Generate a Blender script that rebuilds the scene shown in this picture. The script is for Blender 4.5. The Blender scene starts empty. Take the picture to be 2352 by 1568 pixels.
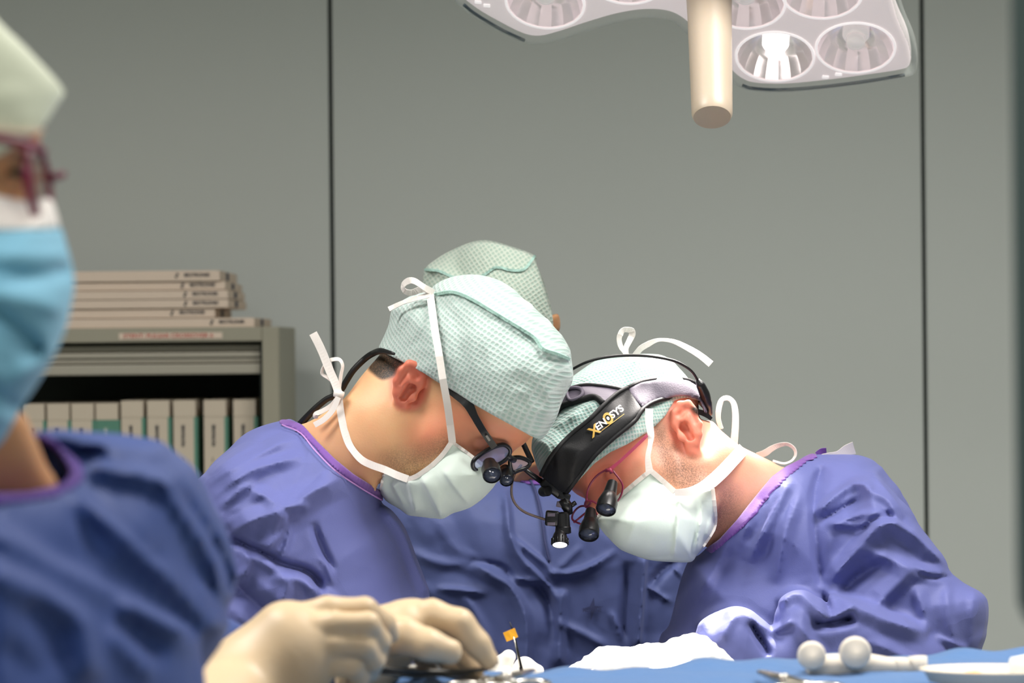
import bpy, math, random
import numpy as np
from mathutils import Vector, Matrix

# ------------------------------------------------------------------ camera, world, lights, exposure
SC = bpy.context.scene
COL = SC.collection
W, H = 2352.0, 1568.0
LENS = 85.0
FPX = LENS / 36.0 * W                       # focal length in pixels
CAM = np.array([0.0, 0.0, 1.5])
ROLL = math.radians(0.55)
CR = np.array([math.cos(ROLL), 0.0, -math.sin(ROLL)])
CU = np.array([math.sin(ROLL), 0.0, math.cos(ROLL)])
CY = np.array([0.0, 1.0, 0.0])

cam_data = bpy.data.cameras.new('camera')
cam_data.lens = LENS
cam_data.sensor_width = 36.0
cam_data.clip_start = 0.05
cam_data.dof.use_dof = True
cam_data.dof.focus_distance = 2.62
cam_data.dof.aperture_fstop = 7.0
cam = bpy.data.objects.new('camera', cam_data)
COL.objects.link(cam)
cam.matrix_world = Matrix(((CR[0], CU[0], 0, CAM[0]), (CR[1], CU[1], -1, CAM[1]), (CR[2], CU[2], 0, CAM[2]), (0, 0, 0, 1)))
SC.camera = cam

SC.view_settings.view_transform = 'Standard'
SC.view_settings.look = 'None'
SC.view_settings.gamma = 1.0
SC.view_settings.use_curve_mapping = False
SC.view_settings.exposure = 0.1
SC.cycles.use_denoising = True
SC.cycles.max_bounces = 8
SC.cycles.sample_clamp_indirect = 4.0

world = bpy.data.worlds.new('world')
SC.world = world
world.use_nodes = True
world.node_tree.nodes['Background'].inputs[0].default_value = (0.80, 0.92, 1.0, 1)
world.node_tree.nodes['Background'].inputs[1].default_value = 0.25


def area(name, loc, target, sx, sy, power, color):
    d = bpy.data.lights.new(name, 'AREA')
    d.shape = 'RECTANGLE'
    d.size, d.size_y = sx, sy
    d.energy = power
    d.color = color
    o = bpy.data.objects.new(name, d)
    COL.objects.link(o)
    o.location = loc
    o.rotation_euler = (Vector(target) - Vector(loc)).to_track_quat('-Z', 'Y').to_euler()
    return o


def spot(name, loc, target, power, color, angle, radius=0.035, blend=0.6):
    d = bpy.data.lights.new(name, 'SPOT')
    d.energy = power
    d.color = color
    d.spot_size = math.radians(angle)
    d.spot_blend = blend
    d.shadow_soft_size = radius
    o = bpy.data.objects.new(name, d)
    COL.objects.link(o)
    o.location = loc
    o.rotation_euler = (Vector(target) - Vector(loc)).to_track_quat('-Z', 'Y').to_euler()
    return o


# the theatre's ceiling panels
WARM = (1.0, 0.965, 0.93)
for (lx, ly, lw) in ((-1.2, 1.9, 46), (1.1, 2.1, 56), (-1.0, -0.7, 48), (1.3, -0.7, 34)):
    area('ceiling_panel_light', (lx, ly, 2.96), (lx, ly, 0), 1.2, 0.6, lw, WARM).data.spread = math.radians(163)


# ------------------------------------------------------------------ projection
def P(px, py, D):
    """the point of the place seen at a pixel, at a distance D in front of the camera"""
    return CAM + D * ((px - W / 2) / FPX * CR + (H / 2 - py) / FPX * CU + CY)


def V(px, py, D):
    return Vector(P(px, py, D))


def S(D):
    return D / FPX


def proj(X):
    d = X - CAM
    D = np.maximum(d[..., 1], 1e-3)
    return (d @ CR) / D * FPX + W / 2, H / 2 - (d @ CU) / D * FPX, D


# ------------------------------------------------------------------ materials
def lin(c):
    out = []
    for v in c:
        v = v / 255.0
        out.append(v / 12.92 if v <= 0.04045 else ((v + 0.055) / 1.055) ** 2.4)
    return (*out, 1.0)


MATS = {}


class NT:
    def __init__(self, name):
        self.m = bpy.data.materials.new(name)
        self.m.use_nodes = True
        self.t = self.m.node_tree
        self.b = self.t.nodes['Principled BSDF']
        MATS[name] = self.m

    def n(self, kind, **kw):
        nd = self.t.nodes.new(kind)
        for k, v in kw.items():
            if k.startswith('i_'):
                key = k[2:]
                nd.inputs[int(key) if key.isdigit() else key.replace('_', ' ')].default_value = v
            else:
                setattr(nd, k, v)
        return nd

    def l(self, a, b):
        self.t.links.new(a, b)


def mat(name, color, rough=0.6, metal=0.0, spec=0.5, noise=None, bump=None, emit=None, trans=0.0, ior=1.45, sss=None, sheen=0.0, var=None, alpha=1.0):
    t = NT(name)
    b = t.b
    b.inputs['Base Color'].default_value = color
    b.inputs['Roughness'].default_value = rough
    b.inputs['Metallic'].default_value = metal
    b.inputs['Specular IOR Level'].default_value = spec
    b.inputs['Transmission Weight'].default_value = trans
    b.inputs['IOR'].default_value = ior
    b.inputs['Alpha'].default_value = alpha
    if sheen:
        b.inputs['Sheen Weight'].default_value = sheen
    if sss:
        b.inputs['Subsurface Weight'].default_value = sss[0]
        b.inputs['Subsurface Radius'].default_value = sss[1]
        b.inputs['Subsurface Scale'].default_value = sss[2]
    if emit:
        b.inputs['Emission Color'].default_value = emit[0]
        b.inputs['Emission Strength'].default_value = emit[1]
    tc = t.n('ShaderNodeTexCoord')
    if var:                                   # (scale, amount): a faint uneven tone of the surface itself
        nz = t.n('ShaderNodeTexNoise', i_Scale=var[0], i_Detail=4.0)
        t.l(tc.outputs['Object'], nz.inputs['Vector'])
        mp = t.n('ShaderNodeMapRange', i_3=1 - var[1], i_4=1 + var[1])
        t.l(nz.outputs[0], mp.inputs[0])
        mx = t.n('ShaderNodeMix', data_type='RGBA', blend_type='MULTIPLY')
        mx.inputs[0].default_value = 1.0
        mx.inputs[6].default_value = color
        cb = t.n('ShaderNodeCombineColor')
        for k in range(3):
            t.l(mp.outputs[0], cb.inputs[k])
        t.l(cb.outputs[0], mx.inputs[7])
        t.l(mx.outputs[2], b.inputs['Base Color'])
    if bump:                                  # list of (scale, strength, distance, detail)
        prev = None
        for (sc_, st, ds, dt) in bump:
            nz = t.n('ShaderNodeTexNoise', i_Scale=sc_, i_Detail=dt)
            t.l(tc.outputs['Object'], nz.inputs['Vector'])
            bp = t.n('ShaderNodeBump', i_Strength=st, i_Distance=ds)
            t.l(nz.outputs[0], bp.inputs['Height'])
            if prev is not None:
                t.l(prev.outputs[0], bp.inputs['Normal'])
            prev = bp
        t.l(prev.outputs[0], b.inputs['Normal'])
    return t.m


def cloth_mat(name, color, rough=0.62, sheen=0.1, crease=0.5):
    """non-woven gown cloth: fine felt grain over sharp crumples"""
    t = NT(name)
    b = t.b
    b.inputs['Base Color'].default_value = color
    b.inputs['Roughness'].default_value = rough
    b.inputs['Specular IOR Level'].default_value = 0.35
    b.inputs['Sheen Weight'].default_value = sheen
    b.inputs['Sheen Tint'].default_value = (0.8, 0.82, 1, 1)
    tc = t.n('ShaderNodeTexCoord')
    wn = t.n('ShaderNodeTexNoise', i_Scale=9.0, i_Detail=2.0)
    t.l(tc.outputs['Object'], wn.inputs['Vector'])
    mxv = t.n('ShaderNodeMix', data_type='RGBA')
    mxv.inputs[0].default_value = 0.12
    t.l(tc.outputs['Object'], mxv.inputs[6])
    t.l(wn.outputs['Color'], mxv.inputs[7])
    vo = t.n('ShaderNodeTexVoronoi', feature='F1', i_Scale=16.0)
    t.l(mxv.outputs[2], vo.inputs['Vector'])
    b1 = t.n('ShaderNodeBump', i_Strength=crease, i_Distance=0.006)
    t.l(vo.outputs['Distance'], b1.inputs['Height'])
    nz = t.n('ShaderNodeTexNoise', i_Scale=900.0, i_Detail=3.0)
    t.l(tc.outputs['Object'], nz.inputs['Vector'])
    b2 = t.n('ShaderNodeBump', i_Strength=0.25, i_Distance=0.0006)
    t.l(nz.outputs[0], b2.inputs['Height'])
    t.l(b1.outputs[0], b2.inputs['Normal'])
    t.l(b2.outputs[0], b.inputs['Normal'])
    return t.m


def cap_mat(name, color, dot, rot, cell=0.0048):
    """embossed cap fabric: staggered rows of small dots, in plane coordinates of the mesh's 'weave' attribute"""
    t = NT(name)
    b = t.b
    b.inputs['Roughness'].default_value = 0.75
    b.inputs['Specular IOR Level'].default_value = 0.3
    b.inputs['Sheen Weight'].default_value = 0.2
    at = t.n('ShaderNodeAttribute', attribute_name='weave')
    mp = t.n('ShaderNodeMapping', i_Rotation=(0, 0, math.radians(45) + rot), i_Scale=(1 / cell, 1 / cell, 0))
    mp.vector_type = 'POINT'
    t.l(at.outputs['Vector'], mp.inputs['Vector'])
    vo = t.n('ShaderNodeTexVoronoi', feature='F1', voronoi_dimensions='2D', i_Scale=1.0, i_Randomness=0.12)
    t.l(mp.outputs[0], vo.inputs['Vector'])
    rp = t.n('ShaderNodeMapRange', i_1=0.20, i_2=0.50, i_3=0.0, i_4=1.0)
    t.l(vo.outputs['Distance'], rp.inputs[0])
    mx = t.n('ShaderNodeMix', data_type='RGBA')
    mx.inputs[6].default_value = dot
    mx.inputs[7].default_value = color
    t.l(rp.outputs[0], mx.inputs[0])
    t.l(mx.outputs[2], b.inputs['Base Color'])
    bp = t.n('ShaderNodeBump', i_Strength=0.5, i_Distance=0.0012)
    t.l(rp.outputs[0], bp.inputs['Height'])
    tc = t.n('ShaderNodeTexCoord')
    nz = t.n('ShaderNodeTexNoise', i_Scale=45.0, i_Detail=3.0)
    t.l(tc.outputs['Object'], nz.inputs['Vector'])
    b2 = t.n('ShaderNodeBump', i_Strength=0.25, i_Distance=0.006)
    t.l(nz.outputs[0], b2.inputs['Height'])
    t.l(bp.outputs[0], b2.inputs['Normal'])
    t.l(b2.outputs[0], b.inputs['Normal'])
    b.inputs['Subsurface Weight'].default_value = 0.15
    b.inputs['Subsurface Radius'].default_value = (1, 1, 1)
    b.inputs['Subsurface Scale'].default_value = 0.004
    return t.m


def skin_mat(name, base, red, stubble):
    """skin with the ruddy and the bearded areas of the 'ruddy' and 'stubble' attributes"""
    t = NT(name)
    b = t.b
    b.inputs['Roughness'].default_value = 0.48
    b.inputs['Specular IOR Level'].default_value = 0.4
    b.inputs['Subsurface Weight'].default_value = 0.35
    b.inputs['Subsurface Radius'].default_value = (1.0, 0.35, 0.2)
    b.inputs['Subsurface Scale'].default_value = 0.006
    tc = t.n('ShaderNodeTexCoord')
    a1 = t.n('ShaderNodeAttribute', attribute_name='ruddy')
    a2 = t.n('ShaderNodeAttribute', attribute_name='stubble')
    m1 = t.n('ShaderNodeMix', data_type='RGBA')
    m1.inputs[6].default_value = base
    m1.inputs[7].default_value = red
    nz0 = t.n('ShaderNodeTexNoise', i_Scale=40.0, i_Detail=4.0)
    t.l(tc.outputs['Object'], nz0.inputs['Vector'])
    ad = t.n('ShaderNodeMath', operation='MULTIPLY_ADD', i_1=0.25, i_2=-0.08)
    t.l(nz0.outputs[0], ad.inputs[0])
    ad2 = t.n('ShaderNodeMath', operation='ADD', use_clamp=True)
    t.l(ad.outputs[0], ad2.inputs[0])
    t.l(a1.outputs['Fac'], ad2.inputs[1])
    t.l(ad2.outputs[0], m1.inputs[0])
    nz = t.n('ShaderNodeTexNoise', i_Scale=700.0, i_Detail=2.0)
    t.l(tc.outputs['Object'], nz.inputs['Vector'])
    mr = t.n('ShaderNodeMapRange', i_1=0.35, i_2=0.65, i_3=0.35, i_4=1.0)
    t.l(nz.outputs[0], mr.inputs[0])
    mu = t.n('ShaderNodeMath', operation='MULTIPLY')
    t.l(mr.outputs[0], mu.inputs[0])
    t.l(a2.outputs['Fac'], mu.inputs[1])
    m2 = t.n('ShaderNodeMix', data_type='RGBA')
    m2.inputs[7].default_value = stubble
    t.l(m1.outputs[2], m2.inputs[6])
    t.l(mu.outputs[0], m2.inputs[0])
    a3 = t.n('ShaderNodeAttribute', attribute_name='hair')
    hn = t.n('ShaderNodeTexNoise', i_Scale=800.0, i_Detail=3.0)
    t.l(tc.outputs['Object'], hn.inputs['Vector'])
    hr = t.n('ShaderNodeMapRange', i_1=0.30, i_2=0.55, i_3=0.78, i_4=1.0)
    t.l(hn.outputs[0], hr.inputs[0])
    hm = t.n('ShaderNodeMath', operation='MULTIPLY', use_clamp=True)
    t.l(hr.outputs[0], hm.inputs[0])
    t.l(a3.outputs['Fac'], hm.inputs[1])
    m3 = t.n('ShaderNodeMix', data_type='RGBA')
    m3.inputs[7].default_value = lin((44, 35, 28))
    t.l(m2.outputs[2], m3.inputs[6])
    t.l(hm.outputs[0], m3.inputs[0])
    t.l(m3.outputs[2], b.inputs['Base Color'])
    nb = t.n('ShaderNodeTexNoise', i_Scale=500.0, i_Detail=3.0)
    t.l(tc.outputs['Object'], nb.inputs['Vector'])
    bp = t.n('ShaderNodeBump', i_Strength=0.15, i_Distance=0.0008)
    t.l(nb.outputs[0], bp.inputs['Height'])
    t.l(bp.outputs[0], b.inputs['Normal'])
    return t.m


# ------------------------------------------------------------------ objects
def put(name, mesh, material=None, parent=None, smooth=True, label=None, cat=None, group=None, kind=None):
    o = bpy.data.objects.new(name, mesh)
    COL.objects.link(o)
    if material is not None:
        for m in (material if isinstance(material, (list, tuple)) else [material]):
            mesh.materials.append(MATS[m] if isinstance(m, str) else m)
    if smooth:
        mesh.polygons.foreach_set('use_smooth', np.ones(len(mesh.polygons), dtype=bool))
    if parent is not None:
        o.parent = parent
        o.matrix_parent_inverse = parent.matrix_world.inverted()
    tag(o, label, cat, group, kind)
    return o


def tag(o, label=None, cat=None, group=None, kind=None):
    for k, v in (('label', label), ('category', cat), ('group', group), ('kind', kind)):
        if v:
            o[k] = v
    return o


def empty(name, loc, label, cat, group=None, rot=None):
    o = bpy.data.objects.new(name, None)
    COL.objects.link(o)
    o.empty_display_size = 0.05
    m = Matrix.Translation(Vector(loc))
    if rot is not None:
        m = m @ rot.to_4x4()
    o.matrix_world = m
    return tag(o, label, cat, group)


def mesh_np(name, v, f):
    """mesh from vertex rows and quad or mixed face lists"""
    me = bpy.data.meshes.new(name)
    v = np.asarray(v, dtype=np.float32)
    if isinstance(f, np.ndarray):
        n, k = f.shape
        me.vertices.add(len(v))
        me.vertices.foreach_set('co', v.ravel())
        me.loops.add(n * k)
        me.loops.foreach_set('vertex_index', f.astype(np.int32).ravel())
        me.polygons.add(n)
        me.polygons.foreach_set('loop_start', np.arange(0, n * k, k, dtype=np.int32))
        me.update(calc_edges=True)
        me.validate()
    else:
        me.from_pydata([tuple(p) for p in v], [], f)
        me.update()
    return me


class MB:
    """collects simple solids into one mesh"""

    def __init__(self):
        self.v, self.f = [], []

    def add(self, v, f):
        o = len(self.v)
        self.v.extend([tuple(p) for p in v])
        self.f.extend([tuple(i + o for i in q) for q in f])
        return self

    def box(self, lo, hi, mtx=None, bev=0.0):
        x0, y0, z0 = lo
        x1, y1, z1 = hi
        if bev <= 0:
            v = [(x0, y0, z0), (x1, y0, z0), (x1, y1, z0), (x0, y1, z0), (x0, y0, z1), (x1, y0, z1), (x1, y1, z1), (x0, y1, z1)]
            f = [(3, 2, 1, 0), (4, 5, 6, 7), (0, 1, 5, 4), (1, 2, 6, 5), (2, 3, 7, 6), (3, 0, 4, 7)]
        else:
            import bmesh
            bm = bmesh.new()
            r = bmesh.ops.create_cube(bm, size=1.0)
            for q in bm.verts:
                q.co = Vector(((x0 + x1) / 2 + q.co.x * (x1 - x0), (y0 + y1) / 2 + q.co.y * (y1 - y0), (z0 + z1) / 2 + q.co.z * (z1 - z0)))
            bmesh.ops.bevel(bm, geom=bm.edges[:], offset=bev, segments=2, affect='EDGES', profile=0.5)
            bm.verts.index_update()
            v = [tuple(q.co) for q in bm.verts]
            f = [tuple(q.index for q in p.verts) for p in bm.faces]
            bm.free()
        if mtx is not None:
            v = [tuple(mtx @ Vector(p)) for p in v]
        return self.add(v, f)

    def tube(self, pts, r, n=10, closed=False, sx=1.0, up=None, caps=True):
        """round (or sx-flattened) tube along points; r a number or a list"""
        pts = [Vector(p) for p in pts]
        m = len(pts)
        rr = r if isinstance(r, (list, tuple, np.ndarray)) else [r] * m
        tan = []
        for i in range(m):
            if closed:
                t = pts[(i + 1) % m] - pts[i - 1]
            else:
                t = pts[min(i + 1, m - 1)] - pts[max(i - 1, 0)]
            tan.append(t.normalized() if t.length > 1e-9 else Vector((0, 0, 1)))
        nrm = Vector(up) if up is not None else (Vector((0, 1, 0)) if abs(tan[0].y) < 0.9 else Vector((1, 0, 0)))
        v, f = [], []
        for i in range(m):
            nrm = nrm - tan[i] * nrm.dot(tan[i])
            nrm = nrm.normalized() if nrm.length > 1e-6 else tan[i].orthogonal().normalized()
            b = tan[i].cross(nrm)
            for k in range(n):
                a = 2 * math.pi * k / n
                v.append(tuple(pts[i] + nrm * (math.cos(a) * rr[i]) + b * (math.sin(a) * rr[i] * sx)))
        for i in range(m if closed else m - 1):
            j = (i + 1) % m
            for k in range(n):
                k2 = (k + 1) % n
                f.append((i * n + k, i * n + k2, j * n + k2, j * n + k))
        if not closed and caps:
            f.append(tuple(range(n - 1, -1, -1)))
            f.append(tuple((m - 1) * n + k for k in range(n)))
        return self.add(v, f)

    def lathe(self, prof, mtx, n=32, caps=True):
        """(radius, height) profile turned about the local z axis"""
        v, f = [], []
        for (r, z) in prof:
            for k in range(n):
                a = 2 * math.pi * k / n
                v.append(tuple(mtx @ Vector((r * math.cos(a), r * math.sin(a), z))))
        m = len(prof)
        for i in range(m - 1):
            for k in range(n):
                k2 = (k + 1) % n
                f.append((i * n + k, i * n + k2, (i + 1) * n + k2, (i + 1) * n + k))
        if caps:
            f.append(tuple(range(n - 1, -1, -1)))
            f.append(tuple((m - 1) * n + k for k in range(n)))
        return self.add(v, f)

    def strip(self, pts, width, dirs, thick=0.0007):
        """a flat tape: points, half-width directions, thickness across"""
        pts = [Vector(p) for p in pts]
        m = len(pts)
        ww = width if isinstance(width, (list, tuple, np.ndarray)) else [width] * m
        v, f = [], []
        for i in range(m):
            t = (pts[min(i + 1, m - 1)] - pts[max(i - 1, 0)]).normalized()
            d = Vector(dirs[i])
            d = (d - t * d.dot(t))
            d = d.normalized() if d.length > 1e-6 else t.orthogonal().normalized()
            n = t.cross(d) * (thick / 2)
            a = d * (ww[i] / 2)
            for q in (pts[i] - a - n, pts[i] + a - n, pts[i] + a + n, pts[i] - a + n):
                v.append(tuple(q))
        for i in range(m - 1):
            for k in range(4):
                k2 = (k + 1) % 4
                f.append((i * 4 + k, i * 4 + k2, (i + 1) * 4 + k2, (i + 1) * 4 + k))
        f.append((3, 2, 1, 0))
        f.append(tuple((m - 1) * 4 + k for k in range(4)))
        return self.add(v, f)

    def build(self, name, material, parent=None, smooth=False, **kw):
        me = bpy.data.meshes.new(name)
        me.from_pydata(self.v, [], self.f)
        me.update()
        o = put(name, me, material, parent, smooth=smooth, **kw)
        return o


def autosmooth(o, deg=35):
    me = o.data
    me.polygons.foreach_set('use_smooth', np.ones(len(me.polygons), dtype=bool))
    me.set_sharp_from_angle(angle=math.radians(deg))
    return o


def frame(o, z, x=None):
    """4x4 with local z along z, at o"""
    z = Vector(z).normalized()
    x = Vector(x) if x is not None else (Vector((1, 0, 0)) if abs(z.x) < 0.9 else Vector((0, 1, 0)))
    x = (x - z * x.dot(z)).normalized()
    y = z.cross(x)
    return Matrix(((x.x, y.x, z.x, o[0]), (x.y, y.y, z.y, o[1]), (x.z, y.z, z.z, o[2]), (0, 0, 0, 1)))


def text_mesh(body, size, extrude=0.0003, align='CENTER', bold=0.0, space=1.0):
    cu = bpy.data.curves.new('lettering', 'FONT')
    cu.body = body
    cu.size = size
    cu.extrude = extrude
    cu.align_x = align
    cu.align_y = 'CENTER'
    cu.offset = bold
    cu.space_character = space
    o = bpy.data.objects.new('lettering', cu)
    COL.objects.link(o)
    dg = bpy.context.evaluated_depsgraph_get()
    me = bpy.data.meshes.new_from_object(o.evaluated_get(dg))
    bpy.data.objects.remove(o)
    bpy.data.curves.remove(cu)
    me.name = 'lettering'
    return me


# ------------------------------------------------------------------ sculpting fields
def spline(pts, closed=False, sub=6):
    p = np.asarray(pts, dtype=float)
    n = len(p)
    out = []
    rng = range(n) if closed else range(n - 1)
    for i in rng:
        if closed:
            a, b, c, d = p[i - 1], p[i], p[(i + 1) % n], p[(i + 2) % n]
        else:
            b, c = p[i], p[i + 1]
            a = p[i - 1] if i > 0 else 2 * b - c
            d = p[i + 2] if i + 2 < n else 2 * c - b
        for k in range(sub):
            t = k / sub
            out.append(0.5 * ((2 * b) + (c - a) * t + (2 * a - 5 * b + 4 * c - d) * t * t + (3 * b - a - 3 * c + d) * t ** 3))
    if not closed:
        out.append(p[-1])
    return np.array(out)


def poly_sd(poly, X, Y):
    """signed distance to a closed polygon, positive inside"""
    p = np.asarray(poly, dtype=np.float32)
    d2 = np.full(X.shape, 1e12, dtype=np.float32)
    ins = np.zeros(X.shape, dtype=bool)
    n = len(p)
    for i in range(n):
        ax, ay = p[i]
        bx, by = p[(i + 1) % n]
        ex, ey = bx - ax, by - ay
        L = ex * ex + ey * ey
        if L < 1e-9:
            continue
        wx, wy = X - ax, Y - ay
        t = np.clip((wx * ex + wy * ey) / L, 0, 1)
        dx, dy = wx - t * ex, wy - t * ey
        np.minimum(d2, dx * dx + dy * dy, out=d2)
        if ay != by:
            c = (ay > Y) != (by > Y)
            ins ^= c & (X < (bx - ax) * (Y - ay) / (by - ay) + ax)
    d = np.sqrt(d2)
    return np.where(ins, d, -d)


class Map2:
    """values over a window of directions, sampled smoothly"""

    def __init__(self, box, step=4.0):
        self.x0, self.y0, x1, y1 = box
        self.st = step
        self.nx = int((x1 - self.x0) / step) + 2
        self.ny = int((y1 - self.y0) / step) + 2
        gx = self.x0 + np.arange(self.nx) * step
        gy = self.y0 + np.arange(self.ny) * step
        self.X, self.Y = np.meshgrid(gx.astype(np.float32), gy.astype(np.float32))
        self.a = np.zeros(self.X.shape, dtype=np.float32)

    def poly(self, pts, smooth=True, sub=5):
        self.a = poly_sd(spline(pts, True, sub) if smooth else pts, self.X, self.Y).astype(np.float32)
        return self

    def fold(self, pts, h, wl, wr=None, taper=0.25, p=1.25, sub=5):
        """a crease along a line: h metres high (or deep), wl / wr wide on either side"""
        wr = wl if wr is None else wr
        q = spline(pts, False, sub) if len(pts) > 2 else np.asarray(pts, dtype=float)
        w = max(wl, wr)
        ix0 = max(int((q[:, 0].min() - w - self.x0) / self.st), 0)
        ix1 = min(int((q[:, 0].max() + w - self.x0) / self.st) + 2, self.nx)
        iy0 = max(int((q[:, 1].min() - w - self.y0) / self.st), 0)
        iy1 = min(int((q[:, 1].max() + w - self.y0) / self.st) + 2, self.ny)
        if ix1 <= ix0 or iy1 <= iy0:
            return self
        X, Y = self.X[iy0:iy1, ix0:ix1], self.Y[iy0:iy1, ix0:ix1]
        seg = np.hypot(*(q[1:] - q[:-1]).T)
        cum = np.concatenate([[0], np.cumsum(seg)])
        best = np.full(X.shape, 1e9, dtype=np.float32)
        side = np.zeros(X.shape, dtype=np.float32)
        par = np.zeros(X.shape, dtype=np.float32)
        for i in range(len(q) - 1):
            ax, ay = q[i]
            ex, ey = q[i + 1] - q[i]
            L = ex * ex + ey * ey + 1e-9
            t = np.clip(((X - ax) * ex + (Y - ay) * ey) / L, 0, 1)
            dx, dy = X - ax - t * ex, Y - ay - t * ey
            d = np.hypot(dx, dy)
            m = d < best
            best[m] = d[m]
            side[m] = (ex * dy - ey * dx)[m]
            par[m] = ((cum[i] + t * seg[i]) / cum[-1])[m]
        ww = np.where(side > 0, wr, wl)
        prof = np.clip(1 - best / ww, 0, 1) ** p
        if taper > 0:
            prof = prof * np.clip(np.minimum(par, 1 - par) / taper, 0, 1) ** 0.7
        self.a[iy0:iy1, ix0:ix1] += h * prof
        return self

    def noise(self, scale, amp, seed, ridged=True, ax=1.0, ay=1.0, rot=0.0):
        rs = np.random.RandomState(seed)
        c, s = math.cos(rot), math.sin(rot)
        u = (self.X * c + self.Y * s) / (scale * ax)
        v = (-self.X * s + self.Y * c) / (scale * ay)
        g = rs.rand(128, 128).astype(np.float32) * 2 - 1
        iu, iv = np.floor(u).astype(int), np.floor(v).astype(int)
        fu, fv = u - iu, v - iv
        fu, fv = fu * fu * (3 - 2 * fu), fv * fv * (3 - 2 * fv)
        a, b = g[iv % 128, iu % 128], g[iv % 128, (iu + 1) % 128]
        c_, d = g[(iv + 1) % 128, iu % 128], g[(iv + 1) % 128, (iu + 1) % 128]
        n = (a * (1 - fu) + b * fu) * (1 - fv) + (c_ * (1 - fu) + d * fu) * fv
        self.a += amp * ((0.5 - np.abs(n)) if ridged else n)
        return self

    def facets(self, scale, amp, seed, ax=1.0, ay=1.0, rot=0.0, mask=None):
        """paper-like crumple: flat triangles meeting in sharp creases"""
        rs = np.random.RandomState(seed)
        w = Map2((self.x0, self.y0, self.x0 + self.nx * self.st, self.y0 + self.ny * self.st), self.st)
        w.noise(scale * 1.6, 1.0, seed + 1, False)
        a1 = w.a[:self.ny, :self.nx].copy()
        w.noise(scale * 1.3, 1.0, seed + 2, False)
        a2 = w.a[:self.ny, :self.nx]
        c, s = math.cos(rot), math.sin(rot)
        u = (self.X * c + self.Y * s) / (scale * ax) + 0.55 * a1
        v = (-self.X * s + self.Y * c) / (scale * ay) + 0.55 * a2
        g = rs.rand(128, 128).astype(np.float32) * 2 - 1
        iu, iv = np.floor(u).astype(int), np.floor(v).astype(int)
        fu, fv = u - iu, v - iv
        h00, h10 = g[iv % 128, iu % 128], g[iv % 128, (iu + 1) % 128]
        h01, h11 = g[(iv + 1) % 128, iu % 128], g[(iv + 1) % 128, (iu + 1) % 128]
        even = (iu + iv) % 2 == 0
        A = np.where(fu > fv, h00 + (h10 - h00) * fu + (h11 - h10) * fv, h00 + (h01 - h00) * fv + (h11 - h01) * fu)
        B = np.where(fu + fv < 1, h00 + (h10 - h00) * fu + (h01 - h00) * fv, h11 + (h01 - h11) * (1 - fu) + (h10 - h11) * (1 - fv))
        t = amp * np.where(even, A, B)
        self.a += (t if mask is None else t * mask).astype(np.float32)
        return self

    def at(self, px, py):
        u = np.clip((px - self.x0) / self.st, 0, self.nx - 1.001)
        v = np.clip((py - self.y0) / self.st, 0, self.ny - 1.001)
        iu, iv = u.astype(np.int32), v.astype(np.int32)
        fu, fv = (u - iu).astype(np.float32), (v - iv).astype(np.float32)
        a = self.a
        return (a[iv, iu] * (1 - fu) + a[iv, iu + 1] * fu) * (1 - fv) + (a[iv + 1, iu] * (1 - fu) + a[iv + 1, iu + 1] * fu) * fv


class Grid:
    """a block of the place, sampled every h metres: px window and depth range"""

    def __init__(self, box, d0, d1, h):
        c = np.array([P(x, y, d) for x in (box[0], box[2]) for y in (box[1], box[3]) for d in (d0, d1)])
        self.lo = c.min(0)
        hi = c.max(0)
        self.lo[1], hi[1] = d0, d1
        self.h = h
        self.n = np.ceil((hi - self.lo) / h).astype(int) + 1
        ax = [(self.lo[k] + np.arange(self.n[k]) * h).astype(np.float32) for k in range(3)]
        self.X, self.Y, self.Z = ax[0][:, None, None], ax[1][None, :, None], ax[2][None, None, :]
        dx, dz = self.X - CAM[0], self.Z - CAM[2]
        self.D = np.broadcast_to(self.Y - CAM[1], tuple(self.n))
        self.px = ((dx * CR[0] + dz * CR[2]) / (self.Y - CAM[1]) * FPX + W / 2).astype(np.float32)
        self.py = (H / 2 - (dx * CU[0] + dz * CU[2]) / (self.Y - CAM[1]) * FPX).astype(np.float32)

    def capsule(self, a, b, ra, rb=None):
        return capsule(self.X, self.Y, self.Z, a, b, ra, rb)

    def mesh(self, f):
        v, q = surface_nets(f)
        return v * self.h + self.lo, q


class Dome:
    """a padded form: an outline, a middle depth, a half thickness reached R pixels in from the outline, creases"""

    def __init__(self, pts, Dc, T, R, fold=None, smooth=True, step=4.0, pad=60, sub=5):
        p = np.asarray(pts, dtype=float)
        self.box = (p[:, 0].min() - pad, p[:, 1].min() - pad, p[:, 0].max() + pad, p[:, 1].max() + pad)
        self.m = Map2(self.box, step).poly(pts, smooth, sub)
        self.Dc = Dc if callable(Dc) else (lambda x, y: Dc)
        self.T, self.R = T, R
        self.fm = None
        if fold is not None:
            self.fm = Map2(self.box, step)
            fold(self.fm)

    def t2(self, px, py):
        q = np.clip(self.m.at(px, py) / self.R, -1.5, 1)
        return self.T ** 2 * (1 - (1 - q) ** 2)

    def val(self, g, off=0.0):
        v = ((g.D - self.Dc(g.px, g.py)) ** 2 - self.t2(g.px, g.py)) / (2 * self.T) - off
        if self.fm is not None:
            v = v - self.fm.at(g.px, g.py)
        return v

    def front(self, px, py, off=0.0):
        px, py = np.atleast_1d(np.asarray(px, dtype=np.float32)), np.atleast_1d(np.asarray(py, dtype=np.float32))
        t = np.sqrt(np.maximum(self.t2(px, py) + 2 * self.T * (off + (self.fm.at(px, py) if self.fm is not None else 0.0)), 1e-8))
        return self.Dc(px, py) - t


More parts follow.
